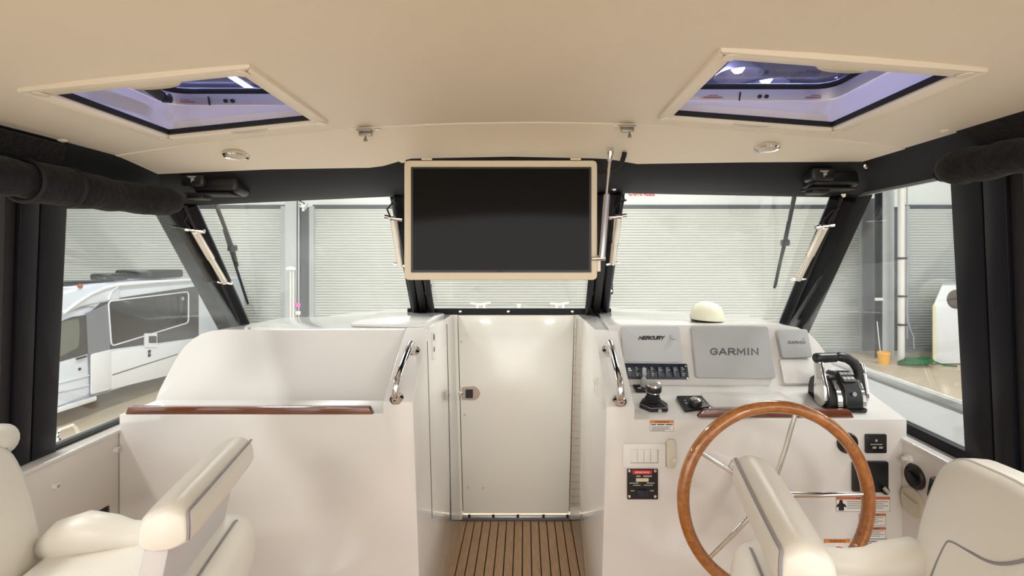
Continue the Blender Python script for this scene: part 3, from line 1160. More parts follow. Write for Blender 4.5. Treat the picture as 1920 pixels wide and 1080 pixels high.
o = thing('small_display', on(1483, 672, PPR), 'small instrument under a grey cover at the right end of the helm panel', 'display')
pxplate('sun_cover', ((1452, 620), (1508, 619), (1518, 671.5), (1462.5, 673)), PPR, 0.001, 0.026, GREYC, o, 0.012, 0.005)
block_text('lettering', 'GARMIN', (1471, 641, 1503, 647), PPR, DGI, o, 0.0261, 0.0026)
mb = MB()
plate(mb, [on(1498.5, 638.7, PPR), on(1501.5, 638.7, PPR), on(1500, 635.8, PPR)], PPR[1], 0.026, 0.0268)
add('triangle_mark', mb, DGI, o)
pxplate('blank_cover', ((1459, 674.5), (1525, 674), (1540, 719.5), (1468, 720)), PPR, 0.001, 0.014, WPL, None, 0.010, 0.003,
        label='blank white rectangular cover under the small grey instrument', cat='cover')

# joystick
up = PTR[1]
fw = V((0, 0.24, 0.062)).normalized()
rx = V((1, 0, 0))


def tl(base, a, b, h):
    return base + rx * a + fw * b + up * h


jb = on(1225, 766, PTR)
o = thing('joystick', jb, 'black docking joystick with a chrome-topped knob on the helm tray', 'joystick')
hexo = [(-0.030, 0.042), (0.030, 0.042), (0.052, 0.004), (0.047, -0.026), (-0.018, -0.028), (-0.052, 0.004)]
mb = MB()
plate(mb, [tl(jb, a, b, 0.001) for a, b in hexo], up, 0, 0.016, 0.006)
add('base', mb.bevel(0.002), BPL, o)
mb = MB()
plate(mb, [tl(jb, a * 0.97, b * 0.97, 0) for a, b in hexo], up, 0.016, 0.019, 0.006)
add('trim_ring', mb, ALUF, o)
mb = MB()
lo = [tl(jb, a * 0.95, b * 0.95, 0.019) for a, b in hexo]
hi = [tl(jb, a * 0.5, b * 0.5 + 0.008, 0.034) for a, b in hexo]
va = [mb.b.verts.new(p) for p in lo]
vb = [mb.b.verts.new(p) for p in hi]
mb.b.faces.new(va)
mb.b.faces.new(vb)
for i in range(6):
    mb.b.faces.new((va[i], va[(i + 1) % 6], vb[(i + 1) % 6], vb[i]))
add('shoulder', mb.bevel(0.002), BPL, o)
jc = tl(jb, -0.002, 0.010, 0)
mb = MB()
mb.lathe([(0.029, 0.034), (0.029, 0.037), (0.024, 0.039), (0.025, 0.043), (0.022, 0.046), (0.024, 0.050), (0.021, 0.053), (0.023, 0.057), (0.022, 0.062)], jc, up, 22)
add('bellows', mb, RUB, o)
mb = MB()
mb.lathe([(0.022, 0.062), (0.027, 0.065), (0.0285, 0.068), (0.0285, 0.087), (0.026, 0.092)], jc, up, 24)
add('knob', mb, BPL, o)
mb = MB()
mb.lathe([(0.0285, 0.0665), (0.0295, 0.068), (0.0285, 0.0695)], jc, up, 24)
mb.lathe([(0.0265, 0.0915), (0.023, 0.097), (0.012, 0.0985), (0, 0.0985)], jc, up, 24)
add('chrome_cap', mb, CHR, o, kind='stuff')
mb = MB()
mb.lathe([(0.007, 0), (0.007, 0.003), (0, 0.004)], tl(jb, 0.016, -0.0275, 0.008), -fw, 12)
add('button', mb, GREYC, o)

# kill switch behind the joystick
kb = on(1205, 731, PTR)
o = thing('safety_switch', kb, 'grey clip standing in a small black switch plate behind the joystick', 'switch')
pxplate('switch_plate', ((1186, 724), (1216, 724), (1222, 736.5), (1193, 736.5)), PTR, 0.001, 0.008, BPL, o, 0.004, 0.0015)
kk = on(1206, 727, PTR) + up * 0.006
mb = MB()
mb.lathe([(0.012, 0), (0.012, 0.030), (0.0105, 0.034), (0.0045, 0.045), (0.0055, 0.052)], kk, up, 14)
mb.box(kk + up * 0.065, (0.016, 0.007, 0.030), None, 0.003)
add('clip', mb, GREYC, o, kind='stuff')
mb = MB()
plate(mb, [on(x, y, PTR) for x, y in rect(1196, 730, 1202, 732)], up, 0.008, 0.009)
add('mark', mb, WINK, o)

# rotary controller
rb = on(1299, 764, PTR)
o = thing('rotary_controller', rb, 'low black controller pad with a chrome dial left of the fiddle strip', 'controller')
pxplate('pad', ((1267, 748), (1314, 747.5), (1331, 768), (1284, 774.5)), PTR, 0.001, 0.014, BPL, o, 0.008, 0.003)
dc = on(1303.5, 764, PTR)
mb = MB()
mb.lathe([(0.023, 0.014), (0.023, 0.030), (0.021, 0.034)], dc, up, 26)
add('dial', mb, BPL, o)
mb = MB()
mb.lathe([(0.021, 0.0335), (0.017, 0.036), (0.006, 0.037), (0.005, 0.0355), (0, 0.0355)], dc, up, 26)
add('dial_face', mb, CHR, o)
mb = MB()
for (x, y, a) in ((1284, 757, 3), (1286, 762, 4), (1318, 758, 2.5), (1320, 763, 2)):
    plate(mb, [on(a0, b0, PTR) for a0, b0 in rect(x - a / 2, y - .8, x + a / 2, y + .8)], up, 0.014, 0.0148)
add('pad_symbols', mb, GREYC, o, kind='stuff')

# throttle
tb = on(1574, 759, PTR) + V((0, 0, 0.004))
th = thing('throttle', tb, 'black and chrome twin lever throttle at the right end of the helm tray', 'throttle')


def T(a, b, h):
    return tb + rx * a * 0.88 + V((0, 1, 0)) * b + V((0, 0, 1)) * (h + b * 0.25)


# domed body: half-round profile in depth and height
prof = [(-0.045, 0.0), (-0.052, 0.02), (-0.050, 0.05), (-0.040, 0.075), (-0.018, 0.098), (0.012, 0.108), (0.045, 0.100), (0.070, 0.075), (0.082, 0.04), (0.085, 0.0)]


def domed(a0, a1, grow, h0=1.0):
    mb = MB()
    q0 = [T(a0, b + (grow if b > 0 else -grow), h * (1 + grow * 6) * h0) for b, h in prof]
    q1 = [T(a1, b + (grow if b > 0 else -grow), h * (1 + grow * 6) * h0) for b, h in prof]
    va = [mb.b.verts.new(p) for p in q0]
    vb = [mb.b.verts.new(p) for p in q1]
    mb.b.faces.new(va)
    mb.b.faces.new(vb)
    n = len(va)
    for i in range(n):
        mb.b.faces.new((va[i], va[(i + 1) % n], vb[(i + 1) % n], vb[i]))
    return mb


add('body', domed(-0.012, 0.058, 0.004).bevel(0.003), BPL, th, ang=40)
add('chrome_band', domed(-0.046, -0.012, 0.0, 0.97).bevel(0.003), CHR, th, label='mirror chrome side band')
add('chrome_band', domed(0.058, 0.076, 0.0, 0.97).bevel(0.003), CHR, th, label='mirror chrome side band')
add('flank', domed(-0.078, -0.046, -0.004, 0.88).bevel(0.003), BPL, th)
mb = MB()
plate(mb, [T(a, b, 0) for a, b in ((-0.095, -0.02), (-0.05, -0.055), (0.075, -0.062), (0.085, -0.02), (0.08, 0.09), (-0.08, 0.09))], (0, -0.258, 1), 0.001, 0.006, 0.02)
add('foot_plate', mb, RUB, th)
# keypad on the slope of the body
k0, k1, k2, k3 = T(-0.004, -0.030, 0.096), T(0.050, -0.030, 0.096), T(0.050, 0.014, 0.115), T(-0.004, 0.014, 0.115)
kn = (k1 - k0).cross(k3 - k0).normalized()
mb = MB()
plate(mb, [k0, k1, k2, k3], kn, -0.002, 0.004, 0.005)
kp = add('keypad', mb, GMET, th)
for i in range(3):
    for j in range(2):
        c = k0 + (k1 - k0) * (0.2 + 0.3 * i) + (k3 - k0) * (0.28 + 0.45 * j)
        mb = MB()
        mb.box(c + kn * 0.005, (0.013, 0.013, 0.004), kn.to_track_quat('Z', 'Y').to_matrix(), 0.0015)
        add('key', mb, GREYC, kp)
mb = MB()
mb.lathe([(0.008, 0), (0.008, 0.002), (0, 0.002)], T(0.022, -0.054, 0.064), (0, -1, 0.1), 16)
add('emblem', mb, ALUF, th)
# levers
mb = MB()
arm = [(-0.010, 0.0), (-0.035, 0.03), (-0.030, 0.08), (-0.010, 0.125), (0.004, 0.165), (0.030, 0.172), (0.036, 0.140), (0.030, 0.09), (0.035, 0.05), (0.030, 0.0)]
plate(mb, [T(-0.094, b - 0.01, h) for b, h in arm], (1, 0, 0), 0, 0.018, 0.01)
a = add('left_lever', mb.bevel(0.004), CHR, th, label='chrome lever arm')
mb = MB()
mb.lathe([(0.017, 0), (0.019, 0.004), (0.019, 0.02), (0.018, 0.078), (0.014, 0.081)], T(-0.098, 0.008, 0.168), (1, 0.05, 0.03), 18)
add('left_handle', mb, BPL, th)
mb = MB()
mb.lathe([(0.0, -0.004), (0.014, -0.003), (0.015, 0.001)], T(-0.098, 0.008, 0.168), (1, 0.05, 0.03), 18)
add('trim_button', mb, GMET, th)
mb = MB()
mb.tube([T(-0.003, 0.012, 0.172), T(0.010, 0.012, 0.172), T(0.040, 0.012, 0.166), T(0.068, 0.010, 0.150), T(0.083, 0.006, 0.125), T(0.088, 0.002, 0.09), T(0.088, 0.0, 0.05)], [0.014, 0.018, 0.0185, 0.018, 0.017, 0.015, 0.013], 16)
add('right_handle', mb, BPL, th)
mb = MB()
plate(mb, [T(0.094, b, h) for b, h in ((-0.02, 0.0), (-0.03, 0.05), (-0.014, 0.12), (0.0, 0.150), (0.014, 0.150), (0.012, 0.10), (0.014, 0.0))], (1, 0, 0), 0, 0.010, 0.008)
add('right_lever', mb.bevel(0.003), CHR, th, label='chrome lever arm')

# console front fittings
o = thing('rocker_switch_plate', on(1207, 875, PF), 'white plate of flush rocker switches on the console front below the sticker', 'switch plate')
pxplate('frame', rect(1167.5, 831, 1247.5, 875.5), PF, 0.0006, 0.006, WPL, o, 0.006, 0.003)
for k in range(4):
    x = 1182.5 + k * 12.6
    pxplate('rocker', rect(x, 842, x + 12, 866.5), plane((0, YF - 0.006, 0), (0, -1, 0)), 0, 0.003, WPL, o, 0.002, 0.001)
pxplate('recess', rect(1181.7, 841.2, 1233.5, 867.3), PF, 0.0052, 0.0066, GREYC, o)
o = thing('switch_socket', on(1257, 876, PF), 'narrow aged beige socket cover beside the white rocker plate', 'socket')
pxplate('cover', rect(1248.5, 822.5, 1266, 877), PF, 0.0006, 0.010, BEIGE, o, 0.014, 0.003)
mb = MB()
mb.lathe([(0.009, 0), (0.008, 0.008), (0, 0.010)], on(1262, 860, PF) + V((0, -0.009, 0)), (0, -1, 0), 14)
add('knob', mb, BEIGE, o)
o = thing('control_panel', on(1204, 936, PF), 'small black control panel with a red heading below the rocker plate', 'control panel')
pxplate('face', rect(1175.5, 878.5, 1233, 935), PF, 0.0006, 0.006, BPL, o, 0.002, 0.001)
PC = plane((0, YF - 0.006, 0), (0, -1, 0))
pxplate('red_heading', rect(1186, 881.5, 1222.5, 889), PC, 0, 0.001, RED, o)
mb = MB()
for (x0, x1) in ((1190, 1196.5), (1197.2, 1204), (1204.7, 1211), (1211.7, 1217.5)):
    plate(mb, [on(x, y, PC) for x, y in ((x0 + 0.4, 883.6), (x1 + 0.4, 883.6), (x1, 887.0), (x0, 887.0))], (0, -1, 0), 0.001, 0.0016)
add('heading_print', mb, mat('pale_red_ink', (0.75, 0.35, 0.33), 0.5), o, kind='stuff')
pxplate('display_window', rect(1192.5, 896.5, 1216, 903), PC, 0, 0.001, mat('cream_ink', (0.7, 0.62, 0.42), 0.5), o)
mb = MB()
for (x0, y0, x1, y1) in ((1193, 891.5, 1201, 894), (1206, 891.5, 1222, 894), (1180, 904.8, 1197, 906.6), (1212, 904.8, 1227, 906.6), (1187, 909, 1201, 910.5), (1207, 909, 1224, 910.5), (1182, 919.5, 1189, 921), (1219, 919.5, 1226, 921)):
    plate(mb, [on(x, y, PC) for x, y in rect(x0, y0, x1, y1)], (0, -1, 0), 0, 0.0008)
add('print_lines', mb, GREYC, o, kind='stuff')
pxplate('rocker', rect(1194, 918, 1214, 930), PC, 0, 0.005, SWB, o, 0.006, 0.001)
for (x, y) in ((1180, 882.5), (1228.5, 882.5), (1180, 930.5), (1228.5, 930.5)):
    mb = MB()
    mb.lathe([(0.005, 0), (0.005, 0.002), (0, 0.003)], on(x, y, PC), (0, -1, 0), 10)
    add('screw', mb, CHR, o)
o = thing('round_gauge', on(1588, 849, PF), 'round black gauge half hidden by the upper right of the wheel rim', 'gauge')
mb = MB()
mb.lathe([(0.037, 0), (0.037, 0.006), (0.032, 0.011), (0.028, 0.007), (0, 0.007)], on(1588, 830, PF), (0, -1, 0), 30)
add('bezel', mb, BPL, o)
mb = MB()
mb.bar(on(1580, 834, PF) + V((0, -0.011, 0)), on(1596, 826, PF) + V((0, -0.011, 0)), 0.006, 0.008)
add('needle', mb, GMET, o)
o = thing('square_switch', on(1640, 849, PF), 'small square black switch with white marks right of the round gauge', 'switch')
pxplate('bezel', rect(1620.5, 813, 1660, 848.5), PF, 0.0006, 0.008, BPL, o, 0.005, 0.002)
PC2 = plane((0, YF - 0.008, 0), (0, -1, 0))
mb = MB()
plate(mb, [on(x, y, PC2) for x, y in rect(1632, 832.5, 1654, 834)], (0, -1, 0), 0, 0.001)
for x in (1636, 1648):
    plate(mb, [on(a, b, PC2) for a, b in rect(x, 837.5, x + 7, 841)], (0, -1, 0), 0, 0.001)
mb.lathe([(0.0045, 0), (0.0045, 0.001), (0, 0.001)], on(1643, 826, PC2), (0, -1, 0), 10)
add('switch_marks', mb, GREYC, o, kind='stuff')
o = thing('ignition_panel', on(1629, 924, PF), 'large square black ignition panel with a key, behind the right of the wheel', 'panel')
pxplate('face', rect(1596, 863, 1662, 921), PF, 0.0006, 0.012, BPL, o, 0.008, 0.004)
kp = on(1655, 917, PF)
mb = MB()
mb.lathe([(0.013, 0), (0.013, 0.014), (0.009, 0.018), (0, 0.018)], kp + V((0, -0.004, 0)), (0, -1, 0), 16)
add('key_barrel', mb, BPL, o)
mb = MB()
mb.bar(kp + V((-0.014, -0.024, 0.016)), kp + V((0.004, -0.024, -0.002)), 0.012, 0.004, (0, -1, 0))
add('key', mb, GREYC, o)

# handset behind the helm seat
o = thing('radio_handset', P(1735, 965, 1.28), 'black handset hanging on the right side wall behind the helm seat back', 'handset')
hp = V((1.32, 1.52, 0.74))
mb = MB()
mb.box(hp, (0.035, 0.07, 0.075), M.Rotation(0.2, 3, 'X'), 0.01)
add('handset', mb, BPL, o)
mb = MB()
mb.tube([hp + V((0, 0.01, -0.03)), hp + V((0.0, 0.015, -0.1)), hp + V((0.01, 0.01, -0.22)), hp + V((0.015, -0.08, -0.28))], [0.011, 0.006, 0.004, 0.004], 8)
add('cord', mb, BPL, o)

# compass dome on the dash top
dcn = on(1325, 601, plane((0, 2.3, 1.205), (0, 0, 1)))
o = thing('compass_dome', dcn, 'ivory plastic dome cover standing on top of the helm console', 'dome')
mb = MB()
r = 0.074
mb.lathe([(r, 0.004), (r * 1.02, 0.014), (r * 0.98, 0.026), (r * 0.97, 0.030), (r * 0.93, 0.046), (r * 0.80, 0.064), (r * 0.58, 0.077), (r * 0.3, 0.084), (0, 0.086)], dcn, (0.06, 0, 1), 36)
add('cover', mb, DOME, o)
mb = MB()
mb.tube([dcn + V((r * 0.99 * cos(a), -0.02, 0.02 + 0.068 * sin(a))) for a in [pi * k / 16 for k in range(17)]], 0.003, 6)
mb.b.free()
mb = MB()
mb.lathe([(r * 0.9, -0.004), (r * 0.95, 0.005)], dcn, (0, 0, 1), 36)
add('base_ring', mb, BPL, o)

# =================================================================== STEERING WHEEL
wc = V((0.76, 1.45, 0.752))
tilt = radians(2)
wu, wv = V((1, 0, 0)), V((0, sin(tilt), cos(tilt)))
wn = V((0, -cos(tilt), sin(tilt)))
o = thing('steering_wheel', wc - V((0, 0, 0.3)), 'large varnished wood steering wheel with five chrome spokes on the helm console', 'steering wheel')
mb = MB()
mb.tube([wc + wu * 0.280 * cos(2 * pi * k / 96) + wv * 0.280 * sin(2 * pi * k / 96) for k in range(96)], 0.0185, 18, True)
add('rim', mb, TEAKV, o)
hub = wc - wn * 0.03
for k in range(5):
    a = radians(90 - 14 - 72 * k)
    d = wu * cos(a) + wv * sin(a)
    mb = MB()
    mb.tube([hub + d * 0.03, wc - wn * 0.012 + d * 0.15, wc + d * 0.265], [0.0085, 0.0075, 0.006], 12)
    add('spoke', mb, CHR, o)
mb = MB()
mb.lathe([(0.030, -0.03), (0.048, -0.01), (0.050, 0.005), (0.042, 0.018), (0.020, 0.024), (0, 0.025)], hub, wn, 26)
add('hub', mb, CHR, o)
mb = MB()
mb.lathe([(0.030, -0.226), (0.030, -0.21), (0.022, -0.19), (0.022, -0.03)], hub, wn, 22)
add('shaft', mb, CHR, o)

# =================================================================== TELEVISION, STRUT, CABLE
PT = plane((0, 1.64, 0), (0, -1, 0))
tv = thing('television', P(938, 525, 1.66), 'flat television in a cream surround hanging from the ceiling front above the door', 'television')
mb = MB()
out_ = rpoly([on(x, y, PT) for x, y in rect(757.5, 300.5, 1120, 525)], 0.018, 5)
inn_ = [on(x, y, PT) for x, y in rect(772, 314.5, 1107.5, 510)]
mb.prism(rpoly([on(x, y, PT) for x, y in rect(757.5, 300.5, 1120, 525)], 0.018, 5), (0, 0.055, 0))
mb.bevel(0.005)
add('surround', mb, TVC, tv)
pxplate('screen_frame', rect(771, 313.5, 1108.5, 511), PT, -0.002, 0.004, BPL, tv, 0.002)
pxplate('screen', rect(775, 317, 1104.5, 506.5), PT, 0.001, 0.0048, SCRN, tv)
pxplate('maker_badge', rect(932, 508, 944, 510), PT, 0.003, 0.0055, GMET, tv)
for px in (801, 1079):
    mb = MB()
    p = P(px, 298.5, 1.645)
    mb.box(p, (0.036, 0.012, 0.006), None, 0.002)
    mb.tube([p + V((-0.018, -0.006, 0)), p + V((0.018, -0.006, 0))], 0.004, 8)
    add('hinge', mb, CHR, tv)
mb = MB()
mb.box(P(1122, 494, 1.655), (0.012, 0.025, 0.055), None, 0.002)
add('strut_bracket', mb, CREAM, tv)

st = thing('gas_strut', P(1128, 485, 1.63), 'thin steel gas strut between the ceiling and the right edge of the television', 'strut')
a, b = P(1144.5, 283, 1.615), P(1128.5, 484, 1.625)
m_ = a.lerp(b, 0.40)
mb = MB()
mb.tube([a + V((0, 0, 0)), m_], 0.0052, 12)
add('rod', mb, CHR, st)
mb = MB()
mb.tube([m_, m_ + (b - m_) * 0.02, b], [0.008, 0.0105, 0.0105], 14)
add('cylinder', mb, ALUF, st)
mb = MB()
mb.lathe([(0.010, -0.012), (0.013, -0.004), (0.011, 0.008), (0.008, 0.02), (0.008, 0.035)], a, (b - a), 14)
add('upper_joint', mb, CHR, st)
mb = MB()
mb.tube([b + V((0.012, 0, 0)), b + V((-0.03, 0.01, -0.002))], 0.008, 12)
add('lower_joint', mb, CHR, st)
mb = MB()
mb.tube([P(1112, 325, 1.70), P(1122, 325, 1.66), P(1140, 321, 1.65), P(1155, 314, 1.65), P(1166, 304, 1.65), P(1170, 292, 1.65), P(1171, 286, 1.65)], 0.0085, 10)
add('television_cable', mb, RUB, None, 'thick black cable curving from the ceiling to the television top corner', 'cable')

# ceiling catches
for (px, py, lab) in ((683, 244, 'small steel ceiling catch left of the television'), (1178, 240, 'small steel ceiling catch right of the television')):
    p = P(px, py, 1.50)
    p.z = ceil_z(p.x) - 0.002
    c = thing('ceiling_catch', p, lab, 'catch', 'steel catches in the ceiling seam')
    mb = MB()
    mb.box(p + V((0, 0.005, -0.010)), (0.046, 0.03, 0.006), None, 0.002)
    mb.box(p + V((0, 0.012, -0.018)), (0.040, 0.012, 0.014), None, 0.002)
    add('plate', mb, BRZ, c, kind='stuff')
    mb = MB()
    q = p + V((0.004, 0.0, -0.026))
    mb.lathe([(0.003, 0), (0.003, 0.008), (0.006, 0.012), (0.006, 0.018), (0, 0.021)], q, (0, -0.1, -1), 10)
    add('pull', mb, BRZ, c)
    mb = MB()
    mb.lathe([(0.010, -0.002), (0.010, 0.002), (0.004, 0.003), (0, 0.001)], p + V((0.036 if px < 900 else -0.036, 0.02, -0.004)), (0, 0, -1), 12)
    add('screw_ring', mb, CREAM, c)

# downlights
for (px, py, lab) in ((443, 283, 'round steel-rimmed downlight in the ceiling below the left hatch'), (1437.5, 269, 'round steel-rimmed downlight in the ceiling below the right hatch')):
    p = P(px, py, 1.60)
    t = (1.60 - 1.512) / 0.19
    p.z = ceil_z(p.x) - 0.003 + (front_z(p.x) - ceil_z(p.x)) * t ** 1.15
    nrm = V((0.05 if px < 900 else -0.05, -0.06, -1)).normalized()
    d = thing('downlight', p, lab, 'downlight', 'ceiling downlights')
    mb = MB()
    mb.lathe([(0.041, -0.006), (0.041, 0.002), (0.037, 0.007), (0.030, 0.005), (0.028, 0.0)], p, nrm, 32)
    add('rim', mb, CHR, d)
    mb = MB()
    mb.lathe([(0.0285, 0.0), (0.026, 0.004), (0.013, 0.008), (0, 0.009)], p, nrm, 28)
    add('lens', mb, LENS, d)

# =================================================================== HATCHES


def hatch(h, lab, shade):
    x0, x1, y0, y1 = h

    def Q(x, y, dz):
        return V((x, y, ceil_z(x) + dz))
    t = thing('hatch', Q((x0 + x1) / 2, (y0 + y1) / 2, 0), lab, 'hatch', 'ceiling hatches')
    wd = 0.037

    def strip(nm, pts, m, d0, d1, bev=0.003):
        mb = MB()
        lo = [mb.b.verts.new(Q(x, y, d0)) for x, y in pts]
        hi = [mb.b.verts.new(Q(x, y, d1)) for x, y in pts]
        n = len(pts)
        mb.b.faces.new(lo)
        mb.b.faces.new(hi)
        for i in range(n):
            mb.b.faces.new((lo[i], hi[i], hi[(i + 1) % n], lo[(i + 1) % n]))
        mb.bevel(bev)
        return add(nm, mb, m, t)
    i0, i1, j0, j1 = x0 + wd, x1 - wd, y0 + wd, y1 - 0.022
    rim = [('front_rail', [(x0, y1), (x1, y1), (i1, j1), (i0, j1)]), ('rear_rail', [(x0, y0), (x1, y0), (i1, j0), (i0, j0)]),
           ('side_rail', [(x0, y0), (x0, y1), (i0, j1), (i0, j0)]), ('side_rail', [(x1, y0), (x1, y1), (i1, j1), (i1, j0)])]
    for nm, q in rim:
        strip(nm, q, CREAM, -0.009, 0.012, 0.004)
    # black gasket line just inside the rails
    for nm, q in (('gasket', [(i0, j1), (i1, j1), (i1, j1 - 0.010), (i0, j1 - 0.010)]), ('gasket', [(i0, j0), (i0 + 0.006, j0), (i0 + 0.006, j1), (i0, j1)]), ('gasket', [(i1, j0), (i1 - 0.006, j0), (i1 - 0.006, j1), (i1, j1)])):
        strip(nm, q, RUB, -0.001, 0.012, 0.001)
    # half round pull tabs on front and rear rails
    cx = (x0 + x1) / 2 + (0.02 if x0 < 0 else 0.0)
    for y, sg in ((j1 + 0.004, 1), (j0 - 0.004, 1)):
        pts = [(cx + 0.055 * cos(a), y + sg * 0.022 * sin(a)) for a in [pi * k / 10 for k in range(11)]]
        strip('pull_tab', pts, LENS, -0.014, -0.0095, 0.002)
    # the well
    top = 0.045
    mb = MB()
    tp = max(ceil_z(x0), ceil_z(x1)) + top
    well = rpoly([V((i0 - 0.01, j0 - 0.02, 0)), V((i1 + 0.01, j0 - 0.02, 0)), V((i1 + 0.01, j1 + 0.012, 0)), V((i0 - 0.01, j1 + 0.012, 0))], 0.06, 6)
    a = [mb.b.verts.new(Q(p.x, p.y, 0.012)) for p in well]
    c = [mb.b.verts.new((p.x, p.y, tp)) for p in well]
    n = len(a)
    for i in range(n):
        mb.b.faces.new((a[i], a[(i + 1) % n], c[(i + 1) % n], c[i]))
    r = bmesh.ops.extrude_face_region(mb.b, geom=list(mb.b.faces))
    cen = V(((x0 + x1) / 2, (y0 + y1) / 2, 0))
    for e in r['geom']:
        if isinstance(e, bmesh.types.BMVert):
            dd = V((e.co.x, e.co.y, 0)) - cen
            e.co += dd.normalized() * 0.012
    add('well', mb, HLIN, t)
    # aluminium lid frame
    mb = MB()
    outer = rpoly([V((i0 - 0.012, j0 - 0.02, tp)), V((i1 + 0.012, j0 - 0.02, tp)), V((i1 + 0.012, j1 + 0.014, tp)), V((i0 - 0.012, j1 + 0.014, tp))], 0.062, 6)
    inner = [V((cen.x + (p.x - cen.x) * 0.965, cen.y + (p.y - cen.y) * 0.955, tp + 0.026)) for p in outer]
    outer2 = [V((cen.x + (p.x - cen.x) * 0.985, cen.y + (p.y - cen.y) * 0.985, tp)) for p in outer]
    va = [mb.b.verts.new(p) for p in outer2]
    vb = [mb.b.verts.new(p) for p in inner]
    vc = [mb.b.verts.new(p + V((0, 0, 0.02))) for p in inner]
    vd = [mb.b.verts.new(p + V((0, 0, 0.05))) for p in outer2]
    for A_, B_ in ((va, vb), (vb, vc), (vc, vd), (vd, va)):
        for i in range(n):
            mb.b.faces.new((A_[i], A_[(i + 1) % n], B_[(i + 1) % n], B_[i]))
    fr = add('lid_frame', mb, ALUF, t, label='satin aluminium lid frame')
    mb = MB()
    seal = [p + V((0, 0, 0.012)) for p in inner]
    mb.tube(seal, 0.008, 8, True)
    add('seal', mb, RUB, fr)
    # stop screws and printed notices on the sloping front face of the lid frame
    fy0, fz0 = j1 + 0.014, tp
    fy1, fz1 = cen.y + (j1 + 0.014 - cen.y) * 0.955, tp + 0.026

    def F(x, s, lift=0.0):
        y = fy0 + (fy1 - fy0) * s - 0.003
        z = fz0 + (fz1 - fz0) * s - 0.003
        nn = V((0, -0.93, -0.36))
        return V((x, y, z)) + nn * lift
    dxs = (0.0, 0.020)
    xb = 0.694 if x0 > 0 else -0.877
    for k in dxs:
        mb = MB()
        mb.lathe([(0.0055, -0.002), (0.0055, 0.003), (0, 0.003)], F(xb + k, 0.5), (0, -0.93, -0.36), 10)
        add('stop_screw', mb, INK, fr)
    mb = MB()
    for xm in ((0.556, 0.858) if x0 > 0 else (-0.995, -0.66)):
        for s, hw in ((0.62, 0.014), (0.45, 0.026), (0.35, 0.030)):
            mb.prism([F(xm - hw, s + 0.03, 0.001), F(xm + hw, s + 0.03, 0.001), F(xm + hw, s - 0.03, 0.001), F(xm - hw, s - 0.03, 0.001)], (0, -0.0008, -0.0004))
    add('printed_notice', mb, mat('dull_red_print', (0.42, 0.12, 0.14), 0.6), fr, kind='stuff')
    mb = MB()
    xs_ = 0.6355 if x0 > 0 else -0.926
    mb.bar(F(xs_, 0.05, 0.0005), F(xs_, 0.95, 0.0005), 0.003, 0.002)
    add('frame_joint', mb, GMET, fr)
    # acrylic lid
    mb = MB()
    mb.prism([p + V((0, 0, 0.020)) for p in inner], (0, 0, 0.010))
    add('acrylic_lid', mb, SMOKE, t, label='smoked blue acrylic pane')
    if shade:
        mb = MB()
        mb.tube([V((-0.975, j0 + 0.10, tp + 0.008)), V((-1.005, j1 - 0.075, tp - 0.004))], 0.014, 10)
        add('lid_stay', mb, GMET, t)
        mb = MB()
        mb.lathe([(0.012, -0.01), (0.013, 0.01), (0.004, 0.014)], V((-1.000, j1 - 0.062, tp - 0.006)), (1, 0, 0), 12)
        add('stay_knob', mb, BPL, t)
    # hinges at rail corners
    for (x, y) in ((x0 + 0.02, y1 - 0.012), (x1 - 0.02, y1 - 0.012), (x0 + 0.03, y0 + 0.022), (x1 - 0.03, y0 + 0.022)):
        mb = MB()
        mb.lathe([(0.016, 0), (0.015, 0.002), (0, 0.0025)], Q(x, y, -0.0092), (0, 0, -1), 18)
        add('corner_cap', mb, CREAM, t)


hatch(HL, 'ceiling hatch with smoked blue pane on the left, above the port console', True)
hatch(HR, 'ceiling hatch with smoked blue pane on the right, above the helm', False)

# =================================================================== ROLLED CURTAINS


